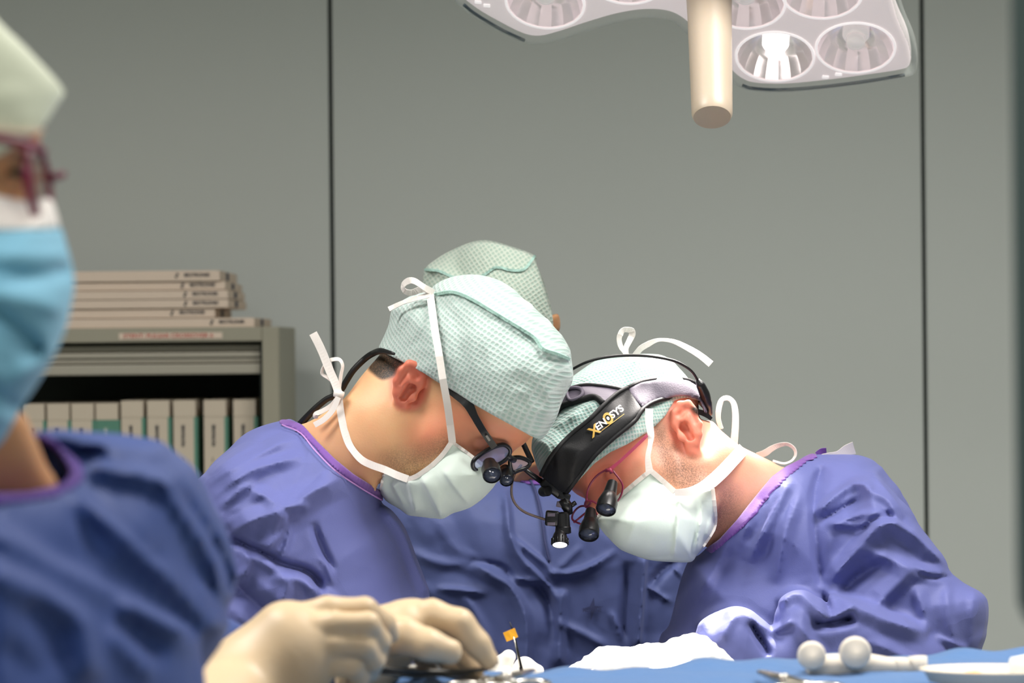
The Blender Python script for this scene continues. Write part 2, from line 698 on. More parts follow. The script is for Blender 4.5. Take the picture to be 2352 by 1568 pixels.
def capsule(X, Y, Z, a, b, ra, rb=None):
    rb = ra if rb is None else rb
    a, b = np.asarray(a, dtype=np.float32), np.asarray(b, dtype=np.float32)
    e = b - a
    L = float(e @ e) + 1e-12
    wx, wy, wz = X - a[0], Y - a[1], Z - a[2]
    t = np.clip((wx * e[0] + wy * e[1] + wz * e[2]) / L, 0, 1)
    return np.sqrt((wx - t * e[0]) ** 2 + (wy - t * e[1]) ** 2 + (wz - t * e[2]) ** 2) - (ra + (rb - ra) * t)


def ellipsoid(X, Y, Z, c, r):
    k0 = np.sqrt(((X - c[0]) / r[0]) ** 2 + ((Y - c[1]) / r[1]) ** 2 + ((Z - c[2]) / r[2]) ** 2)
    k1 = np.sqrt(((X - c[0]) / r[0] ** 2) ** 2 + ((Y - c[1]) / r[1] ** 2) ** 2 + ((Z - c[2]) / r[2] ** 2) ** 2)
    return k0 * (k0 - 1) / np.maximum(k1, 1e-6)


def smin(a, b, k):
    h = np.clip(0.5 + 0.5 * (b - a) / k, 0, 1)
    return b + (a - b) * h - k * h * (1 - h)


def smax(a, b, k):
    return -smin(-a, -b, k)


def surface_nets(f):
    f = np.ascontiguousarray(f, dtype=np.float32)
    f[0], f[-1] = np.maximum(f[0], 1e-4), np.maximum(f[-1], 1e-4)
    f[:, 0], f[:, -1] = np.maximum(f[:, 0], 1e-4), np.maximum(f[:, -1], 1e-4)
    f[:, :, 0], f[:, :, -1] = np.maximum(f[:, :, 0], 1e-4), np.maximum(f[:, :, -1], 1e-4)
    s = f < 0
    nx, ny, nz = f.shape
    cnt = np.zeros((nx - 1, ny - 1, nz - 1), dtype=np.int8)
    for i in (0, 1):
        for j in (0, 1):
            for k in (0, 1):
                cnt += s[i:nx - 1 + i, j:ny - 1 + j, k:nz - 1 + k]
    act = np.argwhere((cnt > 0) & (cnt < 8))
    idx = np.full(cnt.shape, -1, dtype=np.int32)
    idx[act[:, 0], act[:, 1], act[:, 2]] = np.arange(len(act))
    acc = np.zeros((len(act), 3), dtype=np.float64)
    num = np.zeros(len(act))
    C = [(i, j, k) for i in (0, 1) for j in (0, 1) for k in (0, 1)]
    vals = {c: f[act[:, 0] + c[0], act[:, 1] + c[1], act[:, 2] + c[2]] for c in C}
    for a in C:
        for d in range(3):
            if a[d] == 0:
                b = tuple(a[e] + (1 if e == d else 0) for e in range(3))
                fa, fb = vals[a], vals[b]
                m = (fa < 0) != (fb < 0)
                t = np.where(m, fa / np.where(m, fa - fb, 1), 0)
                for e in range(3):
                    acc[:, e] += np.where(m, a[e] + (t if e == d else 0), 0)
                num += m
    v = act + acc / num[:, None]
    quads = []
    for d in range(3):
        u, w = (d + 1) % 3, (d + 2) % 3
        sl0, sl1 = [slice(None)] * 3, [slice(None)] * 3
        sl0[d], sl1[d] = slice(0, -1), slice(1, None)
        e = s[tuple(sl0)] != s[tuple(sl1)]
        p = np.argwhere(e)
        p = p[(p[:, u] > 0) & (p[:, w] > 0) & (p[:, u] < f.shape[u] - 1) & (p[:, w] < f.shape[w] - 1)]
        if len(p) == 0:
            continue
        du, dw = np.zeros(3, int), np.zeros(3, int)
        du[u], dw[w] = 1, 1
        g = lambda q: idx[q[:, 0], q[:, 1], q[:, 2]]
        q = np.stack([g(p - du - dw), g(p - dw), g(p), g(p - du)], 1)
        neg = s[p[:, 0], p[:, 1], p[:, 2]]
        q[~neg] = q[~neg][:, ::-1]
        quads.append(q)
    return v, np.concatenate(quads)


def relax(v, q, it=1, lam=0.5):
    """even out the sampling steps of a sculpted surface"""
    for _ in range(it):
        acc = np.zeros_like(v)
        num = np.zeros(len(v))
        for a, b in ((0, 1), (1, 2), (2, 3), (3, 0)):
            np.add.at(acc, q[:, a], v[q[:, b]])
            np.add.at(acc, q[:, b], v[q[:, a]])
            np.add.at(num, q[:, a], 1)
            np.add.at(num, q[:, b], 1)
        v = v + lam * (acc / np.maximum(num, 1)[:, None] - v)
    return v


def attr(me, name, values):
    a = me.attributes.new(name, 'FLOAT', 'POINT')
    a.data.foreach_set('value', np.asarray(values, dtype=np.float32))


def vattr(me, name, values):
    a = me.attributes.new(name, 'FLOAT_VECTOR', 'POINT')
    a.data.foreach_set('vector', np.asarray(values, dtype=np.float32).ravel())


def join(parts):
    """several (vertices, quads) as one"""
    vs, qs, n = [], [], 0
    for v, q in parts:
        vs.append(v)
        qs.append(q + n)
        n += len(v)
    return np.concatenate(vs), np.concatenate(qs)


def cut(g, pts, D=None, smooth=False):
    """field that is negative inside a pixel outline (metres, roughly)"""
    p = np.asarray(pts, dtype=float)
    m = Map2((p[:, 0].min() - 80, p[:, 1].min() - 80, p[:, 0].max() + 80, p[:, 1].max() + 80), 3.0).poly(pts, smooth)
    return -m.at(g.px, g.py) * (D if D else 2.6) / FPX

# ------------------------------------------------------------------ palette
mat('wall_panel', lin((208, 213, 208)), rough=0.42, spec=0.35, var=(1.3, 0.03), bump=[(60, 0.05, 0.002, 2)])
mat('joint_rubber', lin((28, 38, 34)), rough=0.7)
mat('ceiling_white', lin((214, 214, 208)), rough=0.8)
mat('floor_vinyl', lin((120, 128, 126)), rough=0.35, var=(30, 0.08))
mat('side_wall', lin((168, 172, 162)), rough=0.6)
mat('cabinet_grey', lin((158, 154, 136)), rough=0.5, var=(6, 0.03))
mat('cabinet_slat', lin((170, 165, 150)), rough=0.45)
mat('cabinet_dark', lin((38, 44, 40)), rough=0.8)
mat('card_cream', lin((222, 203, 184)), rough=0.7, var=(12, 0.03))
mat('card_white', lin((205, 192, 172)), rough=0.65, var=(12, 0.03))
mat('card_green', lin((88, 138, 118)), rough=0.6)
mat('ink_dark', lin((42, 46, 56)), rough=0.7)
mat('ink_navy', lin((44, 52, 78)), rough=0.7)
mat('ink_red', lin((188, 92, 84)), rough=0.7)
mat('ink_pale', lin((190, 200, 186)), rough=0.7)
mat('pole_paint', lin((62, 78, 76)), rough=0.5)
mat('drape_blue', lin((62, 102, 150)), rough=0.75, sheen=0.2, bump=[(55, 0.4, 0.004, 4), (900, 0.2, 0.0005, 2)])
mat('drape_pale', lin((226, 222, 212)), rough=0.8, bump=[(55, 0.4, 0.004, 4)])  # pale so the unseen drape bounces neutral light upward
mat('steel', lin((196, 192, 184)), rough=0.28, metal=1.0)
mat('plastic_milky', lin((214, 205, 190)), rough=0.7, spec=0.2, sss=(0.4, (1, 1, 1), 0.004))
mat('plastic_cream', lin((226, 212, 190)), rough=0.5)
mat('gauze_white', lin((240, 238, 230)), rough=0.9, bump=[(300, 0.5, 0.001, 3)])
mat('tag_yellow', lin((236, 170, 40)), rough=0.5)
mat('wire_dark', lin((20, 20, 22)), rough=0.4)
mat('lamp_shell', lin((214, 203, 203)), rough=0.35, spec=0.4, emit=((1, 0.9, 0.89, 1), 0.35))  # glow put in for lamp light scattered on the underside
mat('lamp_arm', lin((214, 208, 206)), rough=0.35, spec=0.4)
mat('lamp_reflector', lin((226, 216, 218)), rough=0.18, metal=1.0, emit=((1, 0.93, 0.93, 1), 0.18))  # faint glow put in for reflected lamp light
mat('lamp_reflector_lit', lin((222, 214, 214)), rough=0.2, metal=1.0, emit=((1, 0.95, 0.94, 1), 0.12))  # reflected light of the burning bulb put in as emission
mat('lamp_rim', lin((250, 244, 244)), rough=0.25, emit=((1, 0.94, 0.93, 1), 0.55))  # reflected brightness put in as emission, on rings and clips
mat('lamp_bulb', lin((255, 250, 245)), rough=0.2, emit=((1, 0.95, 0.92, 1), 2.2))
mat('lamp_bulb_dim', lin((240, 232, 228)), rough=0.15, emit=((1, 0.95, 0.93, 1), 0.25))
mat('lamp_cover', lin((214, 222, 216)), rough=0.08, alpha=0.24, spec=0.6)
mat('steel_shaded', lin((92, 90, 86)), rough=0.4, metal=1.0)  # steel darkened to stand for the shade under the hands
mat('lamp_trim', lin((78, 92, 98)), rough=0.4)
mat('handle_beige', lin((192, 176, 156)), rough=0.35, sss=(0.25, (1, 0.8, 0.5), 0.004))


# ------------------------------------------------------------------ the room
def room():
    D = 4.9
    zc = 3.0
    xs = [-3.2, P(761, 400, D)[0], P(2121, 400, D)[0], 3.4]
    m = MB()
    for a, b in zip(xs[:-1], xs[1:]):
        m.box((a + 0.0042, D, 0.0), (b - 0.0042, D + 0.03, zc), bev=0.002)
    m.box((-3.2, D + 0.031, 0), (3.4, D + 0.06, zc))
    put_struct(m, 'wall_back', 'wall_panel')
    for i, x in enumerate(xs[1:-1]):
        MB().box((x - 0.0042, D + 0.012, 0.0), (x + 0.0042, D + 0.0305, zc)).build('trim_%d' % (i + 1), 'joint_rubber', kind='structure')
    put_struct(MB().box((-3.3, -2.6, 0), (-3.2, D + 0.06, zc)), 'wall_left', 'side_wall')
    put_struct(MB().box((3.4, -2.6, 0), (3.5, D + 0.06, zc)), 'wall_right', 'side_wall')
    put_struct(MB().box((-3.3, -2.7, 0), (3.5, -2.6, zc)), 'wall_front', 'side_wall')
    put_struct(MB().box((-3.3, -2.7, -0.1), (3.5, D + 0.06, 0)), 'floor', 'floor_vinyl')
    put_struct(MB().box((-3.3, -2.7, zc), (3.5, D + 0.06, zc + 0.1)), 'ceiling', 'ceiling_white')
    # stand-in pole for the unidentified dark band at the right edge of the view
    x = P(2330, 784, 1.05)[0] + 0.011
    t = empty('edge_pole', (x, 1.05, 3.0), 'dark grey-green stand-in pole for the dark band at the right edge of the view', 'pole')
    m = MB().tube([(x, 1.05, 3.0), (x, 1.05, 1.40), (x, 1.05, 1.384), (x, 1.05, 1.376)], [0.011, 0.011, 0.0105, 0.007], 24)
    autosmooth(m.build('shaft', 'pole_paint', t), 40)
    MB().lathe([(0, 0.0), (0.05, 0.0), (0.05, -0.012), (0.045, -0.016), (0.012, -0.018), (0.0, -0.018)], Matrix.Translation((x, 1.05, 3.0)), 32).build('ceiling_plate', 'cabinet_grey', t, smooth=True)


def put_struct(m, name, material):
    return m.build(name, material, kind='structure')


def mark_mesh(s):
    """the small two-bladed mark printed before the words"""
    m = MB()
    for k in (1, -1):
        m.add([(-0.3 * s * k, 0.05 * s * k, 0), (0.35 * s * k, 0.05 * s * k, 0), (0.35 * s * k, 0.5 * s * k, 0), (-0.3 * s * k, 0.5 * s * k, 0), (0.05 * s * k, 0.22 * s * k, 0)],
              [(0, 1, 2, 3, 4)])
    me = bpy.data.meshes.new('mark')
    me.from_pydata(m.v, [], m.f)
    return me


def facing_front(o, x, y, z, rz=0.0):
    """lay a lettering mesh on a face that looks towards the camera side"""
    M = Matrix.Translation((x, y, z)) @ Matrix.Rotation(rz, 4, 'Z') @ Matrix.Rotation(math.radians(90), 4, 'X')
    o.data.transform(M)


def cabinet():
    D = 4.4
    x1 = P(641, 800, D)[0]
    z1 = P(640, 750, D)[2]
    x0, yb = x1 - 1.22, D + 0.33
    st = 0.031
    t = empty('storage_cabinet', ((x0 + x1) / 2, (D + yb) / 2, 0), 'grey metal roller-shutter cabinet against the wall behind the surgeons', 'cabinet')
    m = MB()
    m.box((x0, D, 0.0), (x0 + st, yb, z1), bev=0.002)
    m.box((x1 - st, D, 0.0), (x1, yb, z1), bev=0.002)
    m.box((x0 + st, D + 0.001, z1 - 0.026), (x1 - st, yb, z1), bev=0.002)
    m.box((x0 + st, D + 0.02, 0.0), (x1 - st, yb, 0.08))
    zs = P(400, 925, D + 0.03)[2] - 0.255
    m.box((x0 + st, D + 0.03, zs - 0.02), (x1 - st, yb - 0.012, zs))
    m.build('body', 'cabinet_grey', t)
    MB().box((x0 + st, yb - 0.012, 0.08), (x1 - st, yb, z1 - 0.026)).build('back_panel', 'cabinet_dark', t)  # shadow of the interior put into the dark colour
    # the rolled-up shutter: slats seen edge on under the lip
    m = MB()
    zt = P(400, 792, D + 0.03)[2]
    for (a, b, d) in ((792, 808, 0.034), (809, 822, 0.026), (823, 834, 0.032), (836, 860, 0.022)):
        za, zb = P(400, a, D + d)[2], P(400, b, D + d)[2]
        m.box((x0 + st + 0.003, D + d, zb), (x1 - st - 0.003, D + d + 0.02, za), bev=0.003)
    m.build('roller_shutter', 'cabinet_slat', t)
    m = MB().box((x1 - st - 0.006, D + 0.02, 0.08), (x1 - st, D + 0.05, z1 - 0.03))
    m.build('shutter_rail', 'cabinet_dark', t)
    # label strip on the lip
    a, b = P(273, 765, D), P(511, 777, D)
    lab = MB().box((a[0], D - 0.0008, b[2]), (b[0], D + 0.0002, a[2])).build('label_strip', 'card_cream', t, label='white label strip with red lettering')
    me = text_mesh('STENT: PULSAR CROSSOVER 6', 0.0105, bold=0.0002, space=1.02)
    o = put('lettering', me, 'ink_red', smooth=False)
    w = max(v.co.x for v in me.vertices) - min(v.co.x for v in me.vertices)
    o.data.transform(Matrix.Diagonal((0.163 / w, 1, 1, 1)))
    facing_front(o, (a[0] + b[0]) / 2 - 0.004, D - 0.0012, (a[2] + b[2]) / 2)
    o.parent = lab
    # six flat boxes lying on top, top one first
    ends = [(504, 615, 641), (516, 642, 662), (523, 662, 683), (524, 683, 704), (492, 704, 726), (584, 727, 750)]
    words = ['topmost flat cream box of the pile on the cabinet', 'second flat cream box from the top of the cabinet pile',
             'third flat cream box from the top of the cabinet pile', 'fourth flat cream box down, above the box set back from the pile edge',
             'flat cream box set furthest left, second from the bottom of the pile', 'bottom flat cream box, jutting out furthest right on the cabinet']
    z = z1
    dep = [0.28, 0.28, 0.28, 0.30, 0.26, 0.31]
    for i in range(5, -1, -1):
        ex, ya, yb_ = ends[i]
        hh = (yb_ - ya) * S(D) * 1.0
        xr = P(ex, (ya + yb_) / 2, D + 0.01)[0]
        yf = D + 0.012 + (0.006 if i in (1, 4) else 0.0)
        L = 0.44
        bx = empty('flat_box', (xr - L / 2, yf + dep[i] / 2, z), words[i], 'box', 'flat boxes piled on the cabinet')
        MB().box((xr - L, yf, z), (xr, yf + dep[i], z + hh - 0.0012), bev=0.0012).build('carton', 'card_cream', bx)
        zc = z + hh * 0.5
        me = text_mesh('BIOTRONIK', 0.0088, bold=0.00025)
        o = put('lettering', me, 'ink_dark', smooth=False)
        facing_front(o, xr - 0.041, yf - 0.0006, zc + 0.0006)
        o.parent = bx
        o.matrix_parent_inverse = bx.matrix_world.inverted()
        o = put('printed_mark', mark_mesh(0.009), 'ink_dark', smooth=False)
        facing_front(o, xr - 0.078, yf - 0.0006, zc)
        o.parent = bx
        o.matrix_parent_inverse = bx.matrix_world.inverted()
        # navy panel printed on the end flap
        MB().box((xr - 0.0002, yf + dep[i] * 0.36, z + hh * 0.15), (xr + 0.0006, yf + dep[i] * 0.50, z + hh * 0.85)).build('end_print', 'ink_navy', bx)
        z += hh
    # upright boxes on the shelf
    yf = D + 0.055
    lefts = [20, 51, 108, 164, 220, 278, 338, 398, 468, 536]
    wd = [0.046] * 10
    for i, lx in enumerate(lefts):
        xa = P(lx, 940, yf)[0]
        w = (P(lx + 56, 940, yf)[0] - xa)
        hgt = 0.255 if i < 5 else 0.259
        green = i == 4
        right = len(lefts) - 1 - i
        ordi = ['rightmost upright white carton on the cabinet shelf, next to the side panel', 'second upright white carton from the cabinet side panel',
                'third upright white carton from the cabinet side panel', 'fourth upright white carton from the cabinet side panel',
                'upright white carton just right of the green one', 'upright carton with a green front on the cabinet shelf',
                'upright white carton just left of the green one', 'second upright white carton left of the green one',
                'third upright white carton left of the green one, partly behind the face mask',
                'upright white carton at the far left, hidden behind the blue mask'][right]
        if i == 0:
            continue
        bx = empty('upright_carton', (xa + w / 2, yf + 0.07, zs), ordi, 'box', 'cartons standing on the cabinet shelf')
        bx.rotation_euler = (0, 0, 0)
        body_h = hgt - 0.031
        MB().box((xa, yf + 0.0012, zs), (xa + w - 0.0075, yf + 0.18, zs + body_h)).build('carton', 'card_green' if green else 'card_white', bx)
        MB().box((xa + w - 0.0075, yf + 0.0012, zs), (xa + w - 0.0008, yf + 0.18, zs + body_h)).build('side_print', 'card_green', bx)
        MB().box((xa - 0.0004, yf, zs + body_h), (xa + w - 0.004, yf + 0.181, zs + hgt), bev=0.001).build('lid', 'card_white', bx)
        me = text_mesh('BIOTRONIK', 0.0075, bold=0.0004)
        o = put('lettering', me, 'ink_pale' if green else 'ink_dark', smooth=False)
        o.data.transform(Matrix.Rotation(math.radians(90), 4, 'Z'))
        facing_front(o, xa + w * 0.40, yf + 0.0006, zs + body_h - 0.034)
        o.parent = bx
        o.matrix_parent_inverse = bx.matrix_world.inverted()
        if not green:
            m = MB()
            m.box((xa + w * 0.33, yf + 0.0004, zs + body_h - 0.083), (xa + w * 0.36, yf + 0.0016, zs + body_h - 0.075))
            m.box((xa + w * 0.28, yf + 0.0004, zs + body_h - 0.098), (xa + w * 0.40, yf + 0.0016, zs + body_h - 0.089))
            for k in range(3):
                xx = xa + w * (0.16 + 0.2 * k)
                m.box((xx, yf + 0.0004, zs + body_h - 0.140), (xx + 0.0008, yf + 0.0016, zs + body_h - 0.108))
            m.build('small_print', 'ink_dark', bx)


# ------------------------------------------------------------------ the operating lamp
def lamp():
    C = P(1628, -70, 2.86)
    n = Vector(P(1520, 1560, 2.38) - C).normalized()
    M = frame(C, -n, x=(1, 0, 0))            # local z up into the lamp, light leaves along -z
    Mi = M.inverted()

    def to2(px, py):
        d = Vector(P(px, py, 1.0) - CAM)
        k = (Vector(C) - Vector(CAM)).dot(n) / d.dot(n)
        q = Mi @ (Vector(CAM) + d * k)
        return (q.x, q.y)
    inner = [(1050, -12), (1090, 25), (1150, 60), (1200, 84), (1240, 90), (1290, 78), (1350, 58), (1420, 38), (1480, 29), (1530, 32), (1565, 48),
             (1600, 82), (1640, 130), (1680, 170), (1700, 186), (1730, 197), (1800, 200), (1900, 191), (2000, 178), (2075, 166), (2092, 152), (2085, 100),
             (2060, 40), (2035, -40), (1990, -110), (1900, -180), (1790, -200), (1700, -215), (1610, -300), (1500, -370), (1350, -380), (1250, -330), (1180, -240), (1080, -140), (1035, -70)]
    poly = [to2(*p) for p in spline(inner, True, 4)]
    t = empty('operating_lamp', C, 'lobed white surgical lamp with beige handle hanging above the surgeons', 'surgical lamp')
    arr = np.array(poly)
    h = 0.0028
    lo = np.array([arr[:, 0].min() - 0.03, arr[:, 1].min() - 0.03, -0.03])
    hi = np.array([arr[:, 0].max() + 0.03, arr[:, 1].max() + 0.03, 0.11])
    nn = np.ceil((hi - lo) / h).astype(int) + 1
    ax = [(lo[k] + np.arange(nn[k]) * h).astype(np.float32) for k in range(3)]
    X2, Y2 = np.meshgrid(ax[0], ax[1], indexing='ij')
    sd2 = poly_sd(poly, X2, Y2)[:, :, None]
    Z = ax[2][None, None, :]
    X, Y = ax[0][:, None, None], ax[1][None, :, None]
    # a shallow dish with rounded lip and domed back
    top = 0.03 + 0.05 * np.clip(sd2 / 0.10, 0, 1)
    f = np.maximum(-sd2, np.maximum(-Z, Z - top))
    f = smax(-sd2 + 0 * Z, np.maximum(-Z + 0 * X2[:, :, None], Z - top), 0.012)
    refl = [(1252, 6, 0), (1440, -52, 0), (1712, 6, 0), (1888, -18, 0), (1780, 130, 1), (1965, 110, 0)]
    R = 0.047
    for (px, py, on) in refl:
        c = to2(px, py)
        f = np.maximum(f, -ellipsoid(X, Y, Z, (c[0], c[1], -0.012), (R, R, 0.062)))
    v, q = surface_nets(f)
    v = v * h + lo
    v = relax(v, q, 1, 0.4)
    me = mesh_np('housing', v, q)
    me.transform(M)
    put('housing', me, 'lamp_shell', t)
    for (px, py, on) in refl:
        c = to2(px, py)
        Mr = M @ Matrix.Translation((c[0], c[1], 0))
        prof = [(R * 0.995 * math.cos(a), -0.0105 + 0.0565 * math.sin(a)) for a in np.linspace(0.19, 1.40, 12)]
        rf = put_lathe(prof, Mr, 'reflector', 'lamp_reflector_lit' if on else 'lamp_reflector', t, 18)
        # facets pressed into the bowl
        m = MB()
        m.lathe([(R * 0.985, -0.0012), (R * 1.045, -0.0016), (R * 1.05, 0.001), (R * 0.985, 0.002)], Mr, 40, caps=False)
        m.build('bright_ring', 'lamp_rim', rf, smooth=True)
        m = MB()
        m.lathe([(0.0165, 0.040), (0.0165, 0.020), (0.0150, 0.017), (0.0, 0.0165)], Mr, 24)
        m.lathe([(0.012, 0.016), (0.0115, 0.006), (0.006, 0.003), (0.0, 0.0025)], Mr, 20)
        m.build('bulb', 'lamp_bulb' if on else 'lamp_bulb_dim', rf, smooth=True)
    # clear cover that overhangs the dish all round
    f2 = np.maximum(smax(-(sd2 + 0.0085) + 0 * Z, np.abs(Z - 0.006) - 0.011, 0.006), -(smax(-(sd2 + 0.0005) + 0 * Z, np.abs(Z) - 0.2, 0.001)))
    v, q = surface_nets(f2)
    v = relax(v * h + lo, q, 1, 0.5)
    me = mesh_np('clear_cover', v, q)
    me.transform(M)
    put('clear_cover', me, 'lamp_cover', t)
    # screws and marks on the dish
    for (px, py) in ((1896, 176), (1926, 170), (1118, 12), (1098, 4)):
        a, b = to2(px, py)
        MB().box((a - 0.004, b - 0.0025, -0.0015), (a + 0.004, b + 0.0025, 0.001), M, 0.0006).build('cover_clip', 'lamp_rim', t)
    # dark gasket between dish and cover
    for pts in (((1706, 193), (1730, 200), (1800, 203), (1900, 195), (2000, 182), (2078, 169)), ((1066, 8), (1092, 29), (1150, 64), (1205, 90))):
        pp = [M @ Vector((*to2(*p), -0.002)) for p in spline(pts, False, 5)]
        MB().tube(pp, 0.0021, 8).build('gasket', 'lamp_trim', t, smooth=True)
    # sterile handle
    e = to2(1628, -40)
    Mh = M @ Matrix.Translation((e[0], e[1], 0)) @ Matrix.Rotation(math.radians(-4), 4, 'Y')
    pr = [(0.034, 0.0), (0.0275, -0.015), (0.0262, -0.05), (0.0238, -0.185), (0.0235, -0.196), (0.0215, -0.2005), (0.0, -0.2015)]
    m = MB()
    m.lathe(pr, Mh, 36, caps=False)
    autosmooth(m.build('sterile_handle', 'handle_beige', t), 40)
    # suspension
    top_c = M @ Vector((0, 0.02, 0.07))
    m = MB()
    m.tube([top_c, top_c + Vector((0, 0.05, 0.14)), top_c + Vector((0.0, 0.10, 0.42)), Vector((top_c.x, top_c.y + 0.10, 3.0))], 0.028, 14)
    m.build('suspension_arm', 'lamp_arm', t, smooth=True)
    # the light itself
    for (px, py, on) in refl:
        c = to2(px, py)
        w = M @ Vector((c[0], c[1], -0.015))
        tg = P(1500, 1565, 2.45)
        spot('lamp_beam', w, tg, 170 if on else 11, (1.0, 0.93, 0.88), 21 if on else 17, 0.04, 0.8)
    return M


def put_lathe(prof, mtx, name, material, parent, n):
    m = MB()
    m.lathe(prof, mtx, n, caps=False)
    m.f.append(tuple((len(prof) - 1) * n + k for k in range(n)))
    o = m.build(name, material, parent)
    return autosmooth(o, 16)


# ------------------------------------------------------------------ instrument table
ZT = 1.235


def on_table(px, py, z=ZT):
    d = P(px, py, 1.0) - CAM
    k = (z - CAM[2]) / d[2]
    return CAM + d * k


def instrument_table():
    a, b = on_table(770, 1565), on_table(2520, 1486)
    e = (b - a)
    e[2] = 0
    L = float(np.hypot(e[0], e[1]))
    e = e / L
    nrm = np.array([e[1], -e[0], 0.0])          # towards the camera
    dep = 0.46
    t = empty('instrument_table', (a + b) / 2 + nrm * dep / 2 - np.array([0, 0, ZT]), 'instrument trolley under the blue drape at the bottom edge', 'table')
    M = Matrix(((e[0], nrm[0], 0, a[0]), (e[1], nrm[1], 0, a[1]), (0, 0, 1, 0), (0, 0, 0, 1)))
    MB().box((0.012, 0.012, ZT - 0.03), (L - 0.012, dep - 0.012, ZT - 0.006), M, 0.004).build('tray', 'steel', t)
    for (u, v) in ((0.06, 0.05), (L - 0.06, 0.05), (0.06, dep - 0.05), (L - 0.06, dep - 0.05)):
        p = M @ Vector((u, v, 0))
        MB().tube([(p.x, p.y, 0), (p.x, p.y, ZT - 0.03)], 0.012, 10).build('leg', 'steel', t, smooth=True)
    # the drape: top, rounded far rim, hanging sides
    rs = np.random.RandomState(4)
    nu, nv = 150, 64
    prof = []
    for v in np.linspace(0, 1, nv):
        hf = 0.09
        s = v * (hf + dep + 0.30)
        if s < hf:
            prof.append((-0.006 - 0.004 * (hf - s) / hf, ZT - hf + s))
        elif s < hf + dep:
            prof.append((s - hf, ZT))
        else:
            prof.append((dep + 0.006, ZT - (s - hf - dep)))
    verts, faces = [], []
    ph = rs.rand(8) * 6.28
    for j, (y, z) in enumerate(prof):
        for i in range(nu + 1):
            u = -0.01 + (L + 0.02) * i / nu
            rim = math.exp(-((y - 0.006) / 0.018) ** 2) if z > ZT - 0.001 else 0
            w = 0.0011 * math.sin(u * 23 + ph[0] + y * 40) + 0.0012 * math.sin(u * 57 + ph[1] - y * 90) + 0.001 * math.sin(u * 110 + ph[2])
            zz = z + rim * 0.003 + w * (0.55 + 0.9 * rim)
            hang = max(0, ZT - z)
            yy = y + (0.012 * math.sin(u * 31 + ph[3]) + 0.006 * math.sin(u * 67 + ph[4])) * min(1, hang / 0.08) * (1 if y > dep / 2 else -1)
            p = M @ Vector((u, yy, zz))
            verts.append(tuple(p))
    for j in range(nv - 1):
        for i in range(nu):
            k = j * (nu + 1) + i
            faces.append((k, k + 1, k + nu + 2, k + nu + 1))
    me = bpy.data.meshes.new('table_drape')
    me.from_pydata(verts, [], faces)
    me.update()
    o = put('table_drape', me, 'drape_blue', label='bright blue sterile drape covering the instrument table along the bottom', cat='drape')
    sm = o.modifiers.new('thickness', 'SOLIDIFY')
    sm.thickness = 0.0012
    sm.offset = 1.0
    return M


def forceps(name, p, ang, length, label, cat, spread=0.16, group=None):
    """a ring-handled clamp lying flat: two shanks, two rings, jaws"""
    t = empty(name, p, label, cat, group)
    M = Matrix.Translation(Vector(p)) @ Matrix.Rotation(ang, 4, 'Z')
    for s in (1, -1):
        m = MB()
        A = [M @ Vector(q) for q in ((length * 0.5, s * 0.0012, 0.004), (length * 0.12, s * 0.003, 0.005), (0, -s * 0.001, 0.005), (-length * 0.2, -s * length * spread * 0.45, 0.005), (-length * 0.36, -s * length * spread * 0.7, 0.005))]
        m.tube(A, [0.0016, 0.003, 0.0045, 0.0032, 0.003], 8)
        m.build('shank', 'steel', t, smooth=True)
        c = M @ Vector((-length * 0.46, -s * length * spread * 0.85, 0.005))
        ring = [c + Vector((0.014 * math.cos(a), 0.011 * math.sin(a), 0.001 * math.sin(a))) for a in np.linspace(0, 2 * math.pi, 20, endpoint=False)]
        MB().tube(ring, 0.0026, 8, closed=True).build('finger_ring', 'steel', t, smooth=True)
    j = M @ Vector((0, 0, 0.005))
    MB().lathe([(0.004, -0.004), (0.004, 0.0045), (0.0, 0.005)], Matrix.Translation(j), 12).build('pivot', 'steel', t, smooth=True)
    return t


